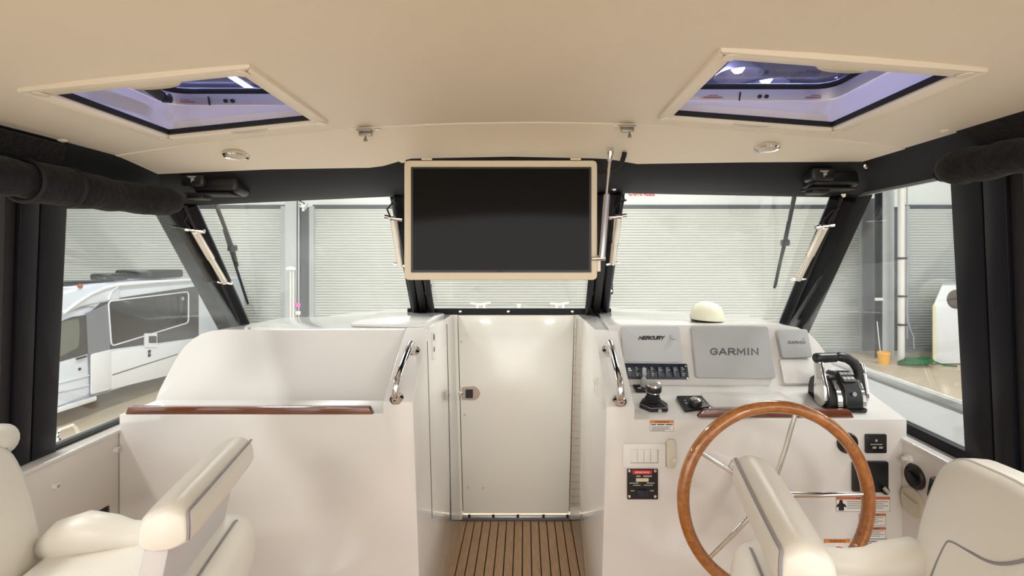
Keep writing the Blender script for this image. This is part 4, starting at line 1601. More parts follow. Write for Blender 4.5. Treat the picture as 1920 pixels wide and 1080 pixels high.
def roll(name, p0, p1, r, lab, strap, seed):
    rnd = random.Random(seed)
    o = thing(name, p0.lerp(p1, 0.5), lab, 'rolled curtain', 'rolled side curtains')
    n = 46
    pts, rr = [], []
    for k in range(n + 1):
        t = k / n
        q = p0.lerp(p1, t) + V((rnd.uniform(-1, 1), 0, rnd.uniform(-1, 1))) * 0.0025
        q.z -= 0.012 * sin(pi * t * 3) * 0.4
        pts.append(q)
        s = 1 + 0.05 * sin(t * 31) + rnd.uniform(-0.03, 0.03)
        if strap and abs(t - strap[0]) < 0.05:
            s *= 0.94
        rr.append(r * s * (0.75 if k in (0, n) else (0.95 if k in (1, n - 1) else 1)))
    mb = MB()
    mb.tube(pts, rr, 22)
    # spiral end folds
    add('rolled_canvas', mb, FAB, o, ang=70)
    mb = MB()
    d = (p1 - p0).normalized()
    sp = []
    e = p0 - d * 0.004
    u = d.cross(V((0, 0, 1))).normalized()
    v = u.cross(d)
    for k in range(50):
        a = k * 0.38
        sp.append(e + (u * cos(a) + v * sin(a)) * (r * 0.12 + r * 0.6 * k / 50))
    mb.tube(sp, 0.0035, 6)
    add('rolled_edge', mb, FAB, o)
    if strap:
        for f in strap:
            c = p0.lerp(p1, f)
            wv_ = 0.058
            mb = MB()
            rings = []
            for j in range(28):
                a = 2 * pi * j / 28
                off = (u * cos(a) + v * sin(a))
                off = off * (r * 1.075)
                rings.append((c + off - d * wv_, c + off + d * wv_))
            va = [mb.b.verts.new(x[0]) for x in rings]
            vb = [mb.b.verts.new(x[1]) for x in rings]
            for j in range(28):
                mb.b.faces.new((va[j], va[(j + 1) % 28], vb[(j + 1) % 28], vb[j]))
            r2 = bmesh.ops.extrude_face_region(mb.b, geom=list(mb.b.faces))
            for e2 in r2['geom']:
                if isinstance(e2, bmesh.types.BMVert):
                    dd = e2.co - c
                    dd -= d * dd.dot(d)
                    e2.co -= dd.normalized() * 0.006
            add('strap', mb, FAB, o)
            mb = MB()
            for sg in (-1, 1):
                cc = c + d * wv_ * sg
                mb.tube([cc + (u * cos(a) + v * sin(a)) * r * 1.075 for a in [2 * pi * j / 28 for j in range(28)]], 0.005, 6, True)
            add('strap_binding', mb, RUB, o, kind='stuff')
    # flap that hangs from the side header and carries the roll
    return o


roll('rolled_curtain', P(326, 380, 1.74), V((-1.275, 0.2, 1.66)), 0.050, 'charcoal canvas curtain rolled up under a strap along the left side window', (0.30,), 3)
roll('rolled_curtain', V((1.205, 1.375, 1.735)), V((1.225, 0.1, 1.735)), 0.046, 'charcoal canvas curtain rolled up along the right side window', None, 5)
for nm, pts, lab in (('curtain_flap', [(1.20, 1.33, 1.84), (1.20, -0.2, 1.845), (1.25, -0.2, 1.790), (1.25, 1.30, 1.790)], 'black canvas flap above the rolled curtain on the right'),
                     ('curtain_flap', [(-1.285, 1.34, 1.80), (-1.285, -0.2, 1.805), (-1.318, -0.2, 1.752), (-1.318, 1.36, 1.752)], 'black canvas flap above the rolled curtain on the left')):
    mb = MB()
    sg = 1 if pts[0][0] > 0 else -1
    mb.prism(pts, (-0.012 * sg, 0, -0.006))
    add(nm, mb.bevel(0.004), FAB, None, lab, 'flap')

# =================================================================== WIPER MOTORS, OPENERS, WIPERS


def wiper_motor(px, py, Y, lab, sx):
    c = P(px, py, Y)
    o = thing('wiper_motor', c, lab, 'wiper motor', 'wiper motor covers')
    mb = MB()
    mb.box(c + V((0.02 * sx, 0.02, 0)), (0.17, 0.09, 0.070), M.Rotation(radians(-8), 3, 'X'), 0.02, 3)
    add('cover', mb, BPL, o)
    mb = MB()
    mb.box(c + V((0.0, 0.0, -0.036)), (0.165, 0.07, 0.008), None, 0.002)
    add('base_flange', mb, GMET, o)
    mb = MB()
    mb.box(c + V((-0.045, -0.02, 0.012)), (0.085, 0.06, 0.05), None, 0.012, 3)
    add('badge_block', mb, BPL, o)
    q = c + V((-0.045, -0.0505, 0.014))
    mb = MB()
    plate(mb, [q + V((-0.015, 0, 0.010)), q + V((0.017, 0, 0.010)), q + V((0.013, 0, 0.005)), q + V((-0.012, 0, 0.005))], (0, -1, 0), 0, 0.001)
    plate(mb, [q + V((-0.003, 0, 0.003)), q + V((0.010, 0, 0.003)), q + V((0.010, 0, -0.006)), q + V((0.003, 0, -0.007)), q + V((-0.001, 0, -0.014))], (0, -1, 0), 0, 0.001)
    add('emblem', mb, GREYC, o, kind='stuff')
    mb = MB()
    mb.box(c + V((-0.045, -0.01, -0.046)), (0.062, 0.05, 0.018), None, 0.004)
    add('plug', mb, BPL, o)


wiper_motor(400, 347, 1.76, 'black wiper motor cover with a pale emblem under the ceiling front, left', 1)
wiper_motor(1552, 337, 1.76, 'black wiper motor cover with a pale emblem under the ceiling front, right', 1)


def opener(p0, p1, lab, r=0.0165):
    p0, p1 = V(p0), V(p1)
    o = thing('window_opener', p0, lab, 'window opener', 'windshield openers')
    d = (p1 - p0).normalized()
    m_ = p0.lerp(p1, 0.52)
    mb = MB()
    mb.tube([p0, p0 + d * 0.004, m_ - d * 0.006, m_], [r * 0.8, r, r, r * 0.85], 16)
    add('motor_tube', mb, ALU, o)
    sd = d.cross(V((0, -1, 0))).normalized()
    mb = MB()
    mb.tube([m_, p1], r * 0.78, 14)
    mb.tube([m_ + sd * r * 0.75, p1 + sd * r * 0.75], r * 0.28, 8)
    add('ram_tube', mb, ALU, o, kind='stuff')
    for p, s in ((p0, 1), (p1, 0.8)):
        mb = MB()
        mb.bar(p - sd * 0.030 * s, p + sd * 0.030 * s, 0.012, 0.012, (0, -1, 0), 0.003)
        for g in (-1, 1):
            mb.lathe([(0.009 * s, -0.008), (0.009 * s, 0.008)], p + sd * 0.030 * s * g, sd, 10)
        add('clevis', mb, CHR, o, kind='stuff')
    mb = MB()
    q = p0 - d * 0.0
    mb.tube([q + sd * 0.012, q - d * 0.03 + sd * 0.02 + V((0, -0.015, 0.01)), q - d * 0.06 + V((0, -0.01, 0.015)), q - d * 0.09 - sd * 0.03], 0.0035, 7)
    mb.tube([q - sd * 0.015, q - d * 0.035 - sd * 0.01, q - d * 0.07 - sd * 0.015 + V((0, -0.006, 0)), q - d * 0.10 - sd * 0.02], 0.0035, 7)
    add('wiring', mb, RUB, o, kind='stuff')


opener(P(366, 432, 1.98), P(422, 530, 2.22), 'champagne metal window opener on the leftmost windshield pillar')
opener(P(738, 409, 2.02), P(751, 497, 2.26), 'champagne metal window opener left of the television')
opener(P(1158, 406, 2.02), P(1149, 494, 2.26), 'champagne metal window opener right of the television')
opener(P(1546, 424, 1.96), P(1497, 524, 2.2), 'champagne metal window opener on the rightmost windshield pillar')


def wiper(pts, lab):
    o = thing('wiper', pts[-1], lab, 'wiper', 'windshield wipers')
    pts = [V(p) for p in pts]
    mb = MB()
    mb.tube(pts[:2] + [pts[1].lerp(pts[2], 0.3)], [0.009, 0.008, 0.006], 8)
    add('arm', mb, GMET, o)
    mb = MB()
    mb.bar(pts[0].lerp(pts[2], 0.25), pts[2], 0.010, 0.02, (0, -0.5, 0.8))
    add('blade', mb, RUB, o)
    mb = MB()
    c = pts[1]
    mb.box(c, (0.022, 0.05, 0.03), None, 0.006)
    add('blade_clip', mb, BPL, o)


wiper([P(402, 375, 2.00), P(436, 465, 2.22), P(464, 568, 2.52)], 'dark wiper lying outside the left windshield pane')
wiper([P(1490, 365, 1.98), P(1472, 455, 2.20), P(1453, 538, 2.42)], 'dark wiper lying outside the right windshield pane')

# bow cleats seen through the centre pane
for px, lab in ((1018, 'white deck cleat on the bow, right one'), (906, 'white deck cleat on the bow, left one'), (973, 'white bow post standing between the two deck cleats')):
    pass
for (x0, x1, lab) in ((882, 920, 'white T-shaped bow rail bracket seen low in the centre pane, left of the pair'), (1031, 1067, 'white T-shaped bow rail bracket seen low in the centre pane, right of the pair')):
    o = thing('bow_cleat', P((x0 + x1) / 2, 582, 4.0), lab, 'cleat', 'bow cleats')
    mb = MB()
    mb.tube([P(x0, 569, 4.0), P((x0 + x1) / 2, 571, 4.0), P(x1, 568, 4.0)], [0.008, 0.013, 0.008], 10)
    add('horn', mb, WPL, o)
    for f in (0.35, 0.68):
        mb = MB()
        p = P(lerp(x0, x1, f), 570, 4.0)
        mb.tube([p, V((p.x, p.y, 1.05))], [0.011, 0.016], 10)
        add('foot', mb, WPL, o)
o = thing('bow_post', P(973, 582, 4.2), 'short white post on the foredeck between the two brackets', 'post')
mb = MB()
p = P(973, 568, 4.2)
mb.lathe([(0.03, 0), (0.03, 0.008), (0.014, 0.012), (0.014, 0.05), (0.02, 0.054), (0.02, 0.062)], V((p.x, p.y, 1.045)), (0, 0, 1), 14)
add('post', mb, WPL, o)

# =================================================================== HELM SEATS


def seat(name, S, d, lab, back_d, head):
    d = V((d[0], d[1], 0)).normalized()
    a = V((-d.y, d.x, 0)) if d.x > 0 else V((d.y, -d.x, 0))     # far direction, along the bolster
    if a.y < 0:
        a = -a
    S = V((S[0], S[1], 0))
    Z = V((0, 0, 1))
    R = M((a, d, Z)).transposed()
    if R.determinant() < 0:
        R = M((-a, d, Z)).transposed()

    def L(u, v, z):
        return S + a * u + d * v + Z * z
    t = thing(name, L(0, -0.2, 0.004), lab, 'helm seat', 'helm seats')

    def pad(nm, c, size, bev, tiltx=0.0, m=VIN):
        mb = MB()
        RR = R @ M.Rotation(tiltx, 3, 'X')
        mb.box(L(*c), size, RR, bev, 6)
        return add(nm, mb, m, t, ang=80)
    pad('seat_cushion', (0, -0.23, 0.675), (0.46, 0.42, 0.13), 0.03)
    # flip-up bolster with piped seams
    def loft(nm, secs, m=VIN, closed_ends=True, ang=70):
        mb = MB()
        rings = [[mb.b.verts.new(p) for p in s] for s in secs]
        n = len(rings[0])
        for A_, B_ in zip(rings, rings[1:]):
            for j in range(n):
                mb.b.faces.new((A_[j], A_[(j + 1) % n], B_[(j + 1) % n], B_[j]))
        mb.b.faces.new(rings[0])
        mb.b.faces.new(rings[-1])
        return add(nm, mb, m, t, ang=ang)

    def sec(u, pts, s=1.0, c=None):
        cx_ = sum(p[0] for p in pts) / len(pts)
        cz_ = sum(p[1] for p in pts) / len(pts)
        return [L(u, cx_ + (p[0] - cx_) * s, cz_ + (p[1] - cz_) * s) for p in pts]

    def smooth_poly(pts, r):
        q = rpoly([V((p[0], p[1], 0)) for p in pts], r, 5)
        return [(p.x, p.y) for p in q]
    bol = smooth_poly([(-0.055, 0.930), (-0.050, 0.985), (0.006, 1.005), (0.042, 0.982), (0.047, 0.928), (0.015, 0.912), (-0.03, 0.912)], 0.03)
    Lh = 0.205
    bl = loft('front_bolster', [sec(-Lh, bol, 0.72), sec(-Lh + 0.006, bol, 0.86), sec(-Lh + 0.02, bol, 0.97), sec(-Lh + 0.05, bol, 1.0), sec(0, bol, 1.03), sec(Lh - 0.05, bol, 1.0), sec(Lh - 0.02, bol, 0.97), sec(Lh - 0.006, bol, 0.86), sec(Lh, bol, 0.72)])
    mb = MB()
    bcx, bcz = sum(p[0] for p in bol) / len(bol), sum(p[1] for p in bol) / len(bol)

    def sc(u, k, p):
        return L(u, bcx + (p[0] - bcx) * k, bcz + (p[1] - bcz) * k)
    c_ = (0.0385, 0.988)
    seam = [sc(-Lh + 0.002, 0.80, (0.050, 0.930)), sc(-Lh + 0.002, 0.81, (0.050, 0.950)), sc(-Lh + 0.004, 0.86, (0.046, 0.974)), sc(-Lh + 0.010, 0.92, c_), sc(-Lh + 0.02, 0.98, c_), sc(-Lh + 0.05, 1.005, c_), sc(0, 1.035, c_), sc(Lh - 0.05, 1.005, c_), sc(Lh - 0.02, 0.98, c_), sc(Lh - 0.005, 0.87, c_)]
    mb.tube(MB.soft(seam), 0.003, 6)
    add('piping', mb, SEAM, bl)
    # front thigh roll
    roll_ = smooth_poly([(-0.10, 0.64), (-0.105, 0.75), (-0.035, 0.795), (0.035, 0.768), (0.052, 0.69), (0.035, 0.62)], 0.035)
    W = 0.235
    tr = loft('thigh_roll', [sec(-W, roll_, 0.55), sec(-W + 0.008, roll_, 0.8), sec(-W + 0.03, roll_, 0.95), sec(-W + 0.07, roll_, 1.0), sec(W - 0.07, roll_, 1.0), sec(W - 0.03, roll_, 0.95), sec(W - 0.008, roll_, 0.8), sec(W, roll_, 0.55)])
    mb = MB()
    mb.tube([L(-W + 0.01, 0.002, 0.755), L(-W + 0.07, 0.006, 0.782), L(0, 0.006, 0.783), L(W - 0.07, 0.006, 0.782), L(W - 0.01, 0.002, 0.755)], 0.003, 6)
    add('piping', mb, SEAM, tr)
    # bolster brackets
    mb = MB()
    mb.prism([L(-0.185, -0.085, 0.70), L(-0.185, -0.045, 0.915), L(-0.185, 0.00, 0.915), L(-0.185, -0.04, 0.70)], a * 0.37)
    add('bolster_skirt', mb.bevel(0.006), SKRT, t)
    # side rolls rising into a rounded end at the back
    for sg in (1, -1):
        path = [(-0.09, 0.735, 0.036), (-0.16, 0.738, 0.038), (-0.22, 0.738, 0.038), (-0.27, 0.744, 0.042), (-0.31, 0.755, 0.050), (-0.36, 0.765, 0.056), (-0.41, 0.755, 0.052)]
        mb = MB()
        mb.tube([L(sg * 0.222, -0.06, 0.72)] + [L(sg * 0.222, v, z) for v, z, r in path] + [L(sg * 0.222, -0.45, 0.74)], [0.025] + [r for v, z, r in path] + [0.03], 20)
        add('side_roll', mb, VIN, t, ang=80)
    # backrest
    bz0, bz1 = 0.60, 1.062
    out = [(-0.215, bz0), (-0.245, 0.75), (-0.250, 0.90), (-0.225, 1.0), (-0.17, 1.045), (0, bz1), (0.17, 1.045), (0.225, 1.0), (0.250, 0.90), (0.245, 0.75), (0.215, bz0)]
    outp = [(p.x, p.y) for p in rpoly([V((u, z, 0)) for u, z in out], 0.05, 3)]

    def bk(u, z, off):
        lean = (z - 0.66) * 0.20
        return L(u, back_d - lean + off, z)
    layers = [(0.90, -0.04), (0.97, -0.034), (1.0, -0.015), (1.0, 0.012), (0.975, 0.032), (0.90, 0.040), (0.70, 0.043), (0.35, 0.045)]
    mb = MB()
    zc_ = 0.84
    rings = [[mb.b.verts.new(bk(u * s, zc_ + (z - zc_) * s, off)) for u, z in outp] for s, off in layers]
    n = len(outp)
    for A_, B_ in zip(rings, rings[1:]):
        for j in range(n):
            mb.b.faces.new((A_[j], A_[(j + 1) % n], B_[(j + 1) % n], B_[j]))
    mb.b.faces.new(rings[0])
    mb.b.faces.new(rings[-1])
    bkx = add('backrest', mb, VIN, t, ang=80)
    mb = MB()
    mb.tube([bk(u * 0.985, zc_ + (z - zc_) * 0.985, 0.026) for u, z in outp[3:-3]], 0.003, 6)
    add('piping', mb, SEAM if head else VIN, bkx)
    mb = MB()
    mb.tube(MB.soft([bk(0.160, 0.62, 0.0430), bk(0.150, 0.78, 0.0430), bk(0.130, 0.868, 0.0425), bk(0.118, 0.880, 0.0425), bk(0.06, 0.890, 0.0440), bk(0.0, 0.902, 0.0455), bk(-0.05, 0.935, 0.0460), bk(-0.10, 0.985, 0.0440)]), 0.003, 6)
    if not head:
        add('seam', mb, SEAM, bkx)
    if head:
        mb = MB()
        mb.tube([bk(-0.20, 1.03, -0.01), bk(-0.18, 1.04, -0.01), bk(0, 1.045, -0.012), bk(0.21, 1.025, -0.01), bk(0.255, 1.015, -0.01), bk(0.27, 1.01, -0.01)], [0.03, 0.048, 0.05, 0.045, 0.04, 0.018], 20)
        add('head_roll', mb, VIN, t, ang=80)
    # shell and pedestal
    mb = MB()
    mb.box(L(0, -0.19, 0.585), (0.42, 0.40, 0.05), R, 0.012)
    add('seat_shell', mb, WPL, t)
    mb = MB()
    mb.lathe([(0.17, 0.004), (0.17, 0.02), (0.07, 0.03), (0.05, 0.05), (0.05, 0.56)], L(0, -0.19, 0), (0, 0, 1), 26)
    add('pedestal', mb, ALUF, t)
    return t


seat('helm_chair', (-0.735, 1.115), (0.97, 0.235), 'ivory vinyl helm seat at the left, turned to face right', -0.48, True)
seat('helm_chair', (0.512, 0.99), (-0.97, 0.228), 'ivory vinyl helm seat at the right, turned in front of the wooden wheel', -0.375, False)

# =================================================================== WAREHOUSE OUTSIDE
ZG = -1.70
YW = 17.0
mb = MB()
mb.box((0, 2, ZG - 0.05), (60, 44, 0.1))
add('warehouse_floor', mb, CONC, None, kind='structure')
mb = MB()
mb.box((0, 2, 7.1), (50, 34, 0.2))
for k in range(9):
    mb.box((0, -12 + k * 3.6, 6.9), (50, 0.16, 0.3))
for k in range(11):
    mb.box((-20 + k * 4.0, 2, 6.95), (0.12, 34, 0.18))
add('warehouse_roof', mb, ROOF, None, kind='structure')
for nm, x in (('wall_2', -24), ('wall_3', 24)):
    mb = MB()
    mb.box((x, 2, 2.7), (0.2, 31, 8.8))
    add(nm, mb, WALLP, None, kind='structure')
ww = thing('wall_1', (0, YW, ZG), kind='structure')
zt = ZC + (CY - 387) * YW / FPX
mb = MB()
mb.box((0, YW + 0.25, (zt + 7) / 2), (44, 0.2, 7 - zt))
add('wall_panel', mb, WALLP, ww)
mb = MB()
for x0, x1 in ((-22, -17.45), (-8.5, -7.55), (11.9, 13.4), (16.6, 22)):
    mb.box(((x0 + x1) / 2, YW + 0.3, (ZG + zt) / 2), (x1 - x0, 0.15, zt - ZG))
add('dark_jamb', mb, DSTEEL, ww, kind='stuff')
u = V((1, 0, 0))
text('lettering', 'CORNELL', P(1203, 360.5, YW + 0.14), u, (0, 0, 1), 0.95, 0.26, RED, ww, lift=0.004, bold=0.02, kind='stuff')


def roller(x0, x1, lab):
    t = thing('roller_door', ((x0 + x1) / 2, YW, ZG), lab, 'roller door', 'warehouse roller doors')
    mb = MB()
    pitch = 0.0955
    n = int((zt - ZG - 0.1) / pitch)
    prof = []
    for k in range(n):
        z = ZG + 0.12 + k * pitch
        prof += [(z, 0.035), (z + pitch * 0.10, 0.008), (z + pitch * 0.45, -0.006), (z + pitch * 0.72, 0.006), (z + pitch * 0.80, 0.045)]
    a = [mb.b.verts.new((x0, YW + y, z)) for z, y in prof]
    c = [mb.b.verts.new((x1, YW + y, z)) for z, y in prof]
    for i in range(len(a) - 1):
        mb.b.faces.new((a[i], c[i], c[i + 1], a[i + 1]))
    r = bmesh.ops.extrude_face_region(mb.b, geom=list(mb.b.faces))
    bmesh.ops.translate(mb.b, vec=(0, 0.03, 0), verts=[e for e in r['geom'] if isinstance(e, bmesh.types.BMVert)])
    add('slat_curtain', mb, SLAT, t, smooth=False, kind='stuff')
    mb = MB()
    mb.box(((x0 + x1) / 2, YW, ZG + 0.07), (x1 - x0, 0.07, 0.12))
    add('bottom_bar', mb, STEEL, t)
    for x in (x0, x1):
        mb = MB()
        mb.box((x, YW - 0.02, (ZG + zt) / 2), (0.16, 0.14, zt - ZG))
        add('guide_channel', mb, STEEL, t)
    mb = MB()
    mb.box(((x0 + x1) / 2, YW + 0.06, zt - 0.02), (x1 - x0, 0.1, 0.16))
    add('header_gap', mb, DSTEEL, t)


roller(-17.4, -8.5, 'pale grey roller door at the left, behind the silver motorhome')
roller(-7.5, 11.95, 'wide pale grey roller door straight ahead behind the windshield')
roller(13.5, 16.55, 'narrow grey roller door at the far right beyond the columns')


def column(px0, px1, Y, lab, pipe=None):
    x0, x1 = P(px0, 0, Y).x, P(px1, 0, Y).x
    t = thing('steel_column', ((x0 + x1) / 2, Y, ZG), lab, 'column', 'warehouse columns')
    h = 8.6
    mb = MB()
    mb.box(((x0 + x1) / 2, Y, ZG + h / 2), (x1 - x0, 0.03, h))
    add('flange', mb, STEEL, t)
    mb = MB()
    mb.box(((x0 + x1) / 2, Y + 0.18, ZG + h / 2), (0.03, 0.33, h))
    add('web', mb, DSTEEL, t)
    mb = MB()
    mb.box(((x0 + x1) / 2, Y + 0.35, ZG + h / 2), (x1 - x0, 0.03, h))
    add('flange', mb, DSTEEL, t)
    return t


c = column(535, 556, 15.6, 'grey steel column between the left and middle roller doors')
for k, (px, Y) in enumerate(((560, 15.55), (545, 15.4), (550, 15.4))):
    x = P(px, 0, Y).x
    mb = MB()
    top = 6.5 if k == 0 else ZC - (505 - CY) * Y / FPX
    mb.tube([(x, Y, ZG), (x, Y, top)], 0.025, 8)
    add('conduit', mb, WPL if k else STEEL, c)
mb = MB()
mb.lathe([(0.16, 0), (0.13, 0.08), (0.05, 0.11), (0, 0.11)], P(545, 506, 15.35), (0, 0, 1), 16)
add('lamp_cap', mb, WPL, c)
for (px, py, m, nm, s) in ((558, 572, PINK, 'pink_tag', 0.17), (559, 587, WPL, 'socket_box', 0.15)):
    mb = MB()
    mb.box(P(px, py, 15.5), (s, 0.05, s * 0.8), None, 0.01)
    add(nm, mb, m, c)
mb = MB()
mb.box(P(569, 385, 15.4), (0.2, 0.2, 0.2), M.Rotation(0.5, 3, 'Y'), 0.02)
mb.box(P(569, 387, 15.4), (0.06, 0.06, 0.3))
add('flood_lamp', mb, CHR, c, kind='stuff')
c2 = column(1655, 1676, 15.6, 'grey steel column behind the yellow bucket, seen through the right side window')
x = P(1690, 0, 15.2).x
mb = MB()
mb.tube([(x, 15.2, ZG), (x, 15.2, 6)], 0.09, 14)
add('drain_pipe', mb, WPL, c2)
mb = MB()
for z in (0.4, 1.6, -0.5):
    mb.box((x, 15.2, z), (0.24, 0.2, 0.06))
add('pipe_clamp', mb, DSTEEL, c2, kind='stuff')
x = P(1701, 0, 15.5).x
mb = MB()
mb.tube([(x, 15.5, -1.0), (x, 15.5, 6)], 0.02, 8)
add('conduit', mb, STEEL, c2)
mb = MB()
mb.tube([(x, 15.5, -0.2), (x + 0.06, 15.45, -0.7), (x + 0.16, 15.45, -0.9), (x + 0.14, 15.4, -1.3)], 0.018, 8)
add('cable', mb, STEEL, c2)
mb = MB()
mb.box(P(1648, 561, 15.5), (0.26, 0.02, 0.09))
add('notice', mb, WPL, c2)
mb = MB()
mb.prism([P(1618, 372, 16.4), P(1652, 372, 16.4), P(1652, 658, 16.4), P(1618, 658, 16.4)], (0, 0.05, 0))
add('dark_partition', mb, mat('partition_grey', (0.16, 0.165, 0.18), 0.5), ww)

# bucket and hose
bp = P(1657, 665, 15.0)
bp.z = ZG
k = 1.0
o = thing('bucket', bp, 'yellow plastic bucket standing on the warehouse floor by the column', 'bucket')
mb = MB()
mb.lathe([(0.140, 0.0), (0.145, 0.01), (0.165, 0.30), (0.180, 0.31), (0.180, 0.34), (0.170, 0.36), (0.168, 0.38), (0.158, 0.38), (0.135, 0.03), (0, 0.03)], bp, (0, 0, 1), 26)
add('pail', mb, YEL, o)
mb = MB()
mb.tube([bp + V((0.175 * cos(a), -0.03 - 0.12 * sin(a), 0.33 - 0.08 * sin(a))) for a in [pi * j / 10 for j in range(11)]], 0.006, 6)
add('bail_handle', mb, STEEL, o)
mb = MB()
mb.tube([bp + V((-0.03, 0.05, 0.05)), bp + V((-0.05, 0.15, 0.8)), bp + V((-0.06, 0.2, 1.3))], 0.014, 8)
add('brush_handle', mb, WPL, None, 'thin white brush handle leaning in the yellow bucket', 'brush')
pts = []
hp = V((12.02, 14.75, ZG))
for k in range(160):
    a = k * 2 * pi / 26
    rr_ = 0.33 + 0.09 * sin(k * 0.21)
    pts.append(V((hp.x + rr_ * cos(a) * 1.15, hp.y + rr_ * sin(a) * 0.8, ZG + 0.03 + 0.0012 * k)))
pts += [V((hp.x + 0.8, hp.y - 0.1, ZG + 0.03)), V((hp.x + 1.1, hp.y - 0.2, ZG + 0.025))]
mb = MB()
mb.tube(pts, 0.022, 6)
add('garden_hose', mb, GREEN, None, 'coiled green hose lying on the floor beside the yellow bucket', 'hose')

# white trailer at the far right
o = thing('white_trailer', (14.6, 15.4, ZG), 'white box trailer with a dark round vent, behind the right window post', 'trailer')
Yt = 14.9
x0 = P(1748, 0, Yt).x
mb = MB()
prof = [(x0, ZG + 0.02), (x0, ZC - (577 - CY) * Yt / FPX), (x0 + 0.30, ZC - (535 - CY) * Yt / FPX), (x0 + 3.6, ZC - (535 - CY) * Yt / FPX), (x0 + 3.6, ZG + 0.02)]
mb.prism([(x, Yt, z) for x, z in prof], (1.3, 1.5, 0))
add('trailer_body', mb.bevel(0.03), VANW, o)
mb = MB()
mb.lathe([(0.30, 0), (0.27, 0.04), (0, 0.05)], P(1793, 561, Yt), (0, -1, 0), 24)
add('round_vent', mb, mat('brown_vent', (0.10, 0.08, 0.07), 0.5), o)
mb = MB()
mb.box((x0 + 0.05, Yt - 0.01, -0.75), (0.09, 0.03, 1.8))
add('edge_strip', mb, mat('pale_yellow_strip', (0.8, 0.76, 0.5), 0.5), o)
mb = MB()
mb.lathe([(0.32, -0.12), (0.36, -0.08), (0.36, 0.08), (0.32, 0.12)], (x0 + 3.0, Yt + 0.3, ZG + 0.36), (0, 1, 0), 24)
add('wheel', mb, RUB, o)

# =================================================================== MOTORHOME
XV = -8.85


def vy(px):
    return XV * FPX / (px - CX)


def vp(px, py):
    return P(px, py, vy(px))


PV = plane((XV, 0, 0), (1, 0, 0))
mh = thing('motorhome', (-9.9, 10.8, ZG), 'silver motorhome with a charcoal window band, parked outside the left windows', 'motorhome')
# coach body
prof = [(15.2, -1.25), (15.2, 1.0), (15.0, 1.06), (10.9, 1.04), (10.2, 1.02), (9.6, 0.98), (9.5, 0.62), (9.9, 0.55), (9.9, -1.30)]
mb = MB()
mb.prism([(XV, y, z) for y, z in prof], (-2.1, 0, 0))
add('coach_body', mb.bevel(0.06, 3, 20), VANS, mh, ang=40)
# roof cap sweeping over the cab
prof = [(10.5, 1.03), (9.9, 1.00), (9.2, 0.90), (8.6, 0.72), (8.05, 0.42), (7.9, 0.28), (8.3, 0.22), (9.0, 0.42), (9.6, 0.58), (10.5, 0.66)]
mb = MB()
mb.prism([(XV + 0.03, y, z) for y, z in prof], (-2.16, 0, 0))
add('roof_cap', mb.bevel(0.05, 3, 20), VANS, mh, ang=40)
mb = MB()
arc = [vp(113, 588), vp(140, 568), vp(165, 552), vp(190, 541), vp(215, 535), vp(300, 528), vp(372, 524)]
for p in arc:
    p.x = XV + 0.045
mb.tube(arc, 0.035, 8)
mb.tube([V((XV + 0.045, *q)) for q in ((vp(198, 562).y, vp(198, 562).z), (vp(206, 545).y, vp(206, 545).z), (vp(218, 537).y, vp(218, 537).z))], 0.022, 6)
add('drip_rail', mb, VANW, mh, kind='stuff')
# cab
prof = [(9.95, -1.30), (9.95, 0.60), (9.2, 0.50), (8.5, 0.30), (7.85, -0.25), (6.9, -0.42), (6.65, -0.55), (6.6, -1.25), (7.0, -1.38)]
mb = MB()
mb.prism([(XV - 0.04, y, z) for y, z in prof], (-1.95, 0, 0))
add('cab_body', mb.bevel(0.06, 3, 20), VANS, mh, ang=40)
# charcoal graphic band (flat paint) and windows
mb = MB()
band = [(164, 590), (190, 566), (205, 561), (372, 536), (372, 633), (205, 655), (165, 663), (112, 678), (112, 603), (135, 594)]
plate(mb, [on(x, y, PV) for x, y in band], (1, 0, 0), 0.002, 0.008)
add('window_band', mb, VANG, mh)
w1 = pxplate('side_window', ((203, 568), (350, 549), (350, 602), (208, 646)), PV, 0.004, 0.022, VGL, mh, 0.08, 0.004)
q = rpoly([on(x, y, PV) for x, y in ((201, 565), (352, 547), (352, 605), (207, 649))], 0.10, 4)
mb = MB()
mb.tube([p + V((0.02, 0, 0)) for p in q], 0.016, 6, True)
add('window_trim', mb, VANW, w1)
mb = MB()
mb.lathe([(0.05, 0), (0.05, 0.01), (0.03, 0.012), (0, 0.012)], on(341, 560, PV) + V((0.022, 0, 0)), (1, 0, 0), 16)
add('window_emblem', mb, ALUF, w1)
cd_ = pxplate('cab_door', ((100, 604), (158, 590), (166, 664), (166, 738), (100, 764)), plane((XV - 0.03, 0, 0), (1, 0, 0)), 0.0, 0.03, VANS, mh, 0.05, 0.006)
pxplate('door_window', ((102, 606), (146, 597), (149, 620), (146, 651), (102, 674)), plane((XV + 0.006, 0, 0), (1, 0, 0)), 0.0, 0.012, VGR, cd_, 0.06)
mb = MB()
p = on(150, 671, PV)
mb.tube([p + V((0.03, -0.10, 0)), p + V((0.05, 0, 0.01)), p + V((0.03, 0.10, 0.01))], 0.02, 8)
add('door_handle', mb, BPL, cd_)
mb = MB()
mb.lathe([(0.03, 0), (0.03, 0.01), (0, 0.01)], on(149, 692, PV), (1, 0, 0), 12)
add('door_lock', mb, BPL, cd_)
mb = MB()
for ya, yb in ((719, 704), (735, 722)):
    mb.bar(on(105, ya, PV), on(166, yb, PV), 0.03, 0.05, (1, 0, 0), 0.01)
add('door_moulding', mb, VANS, cd_, kind='stuff')
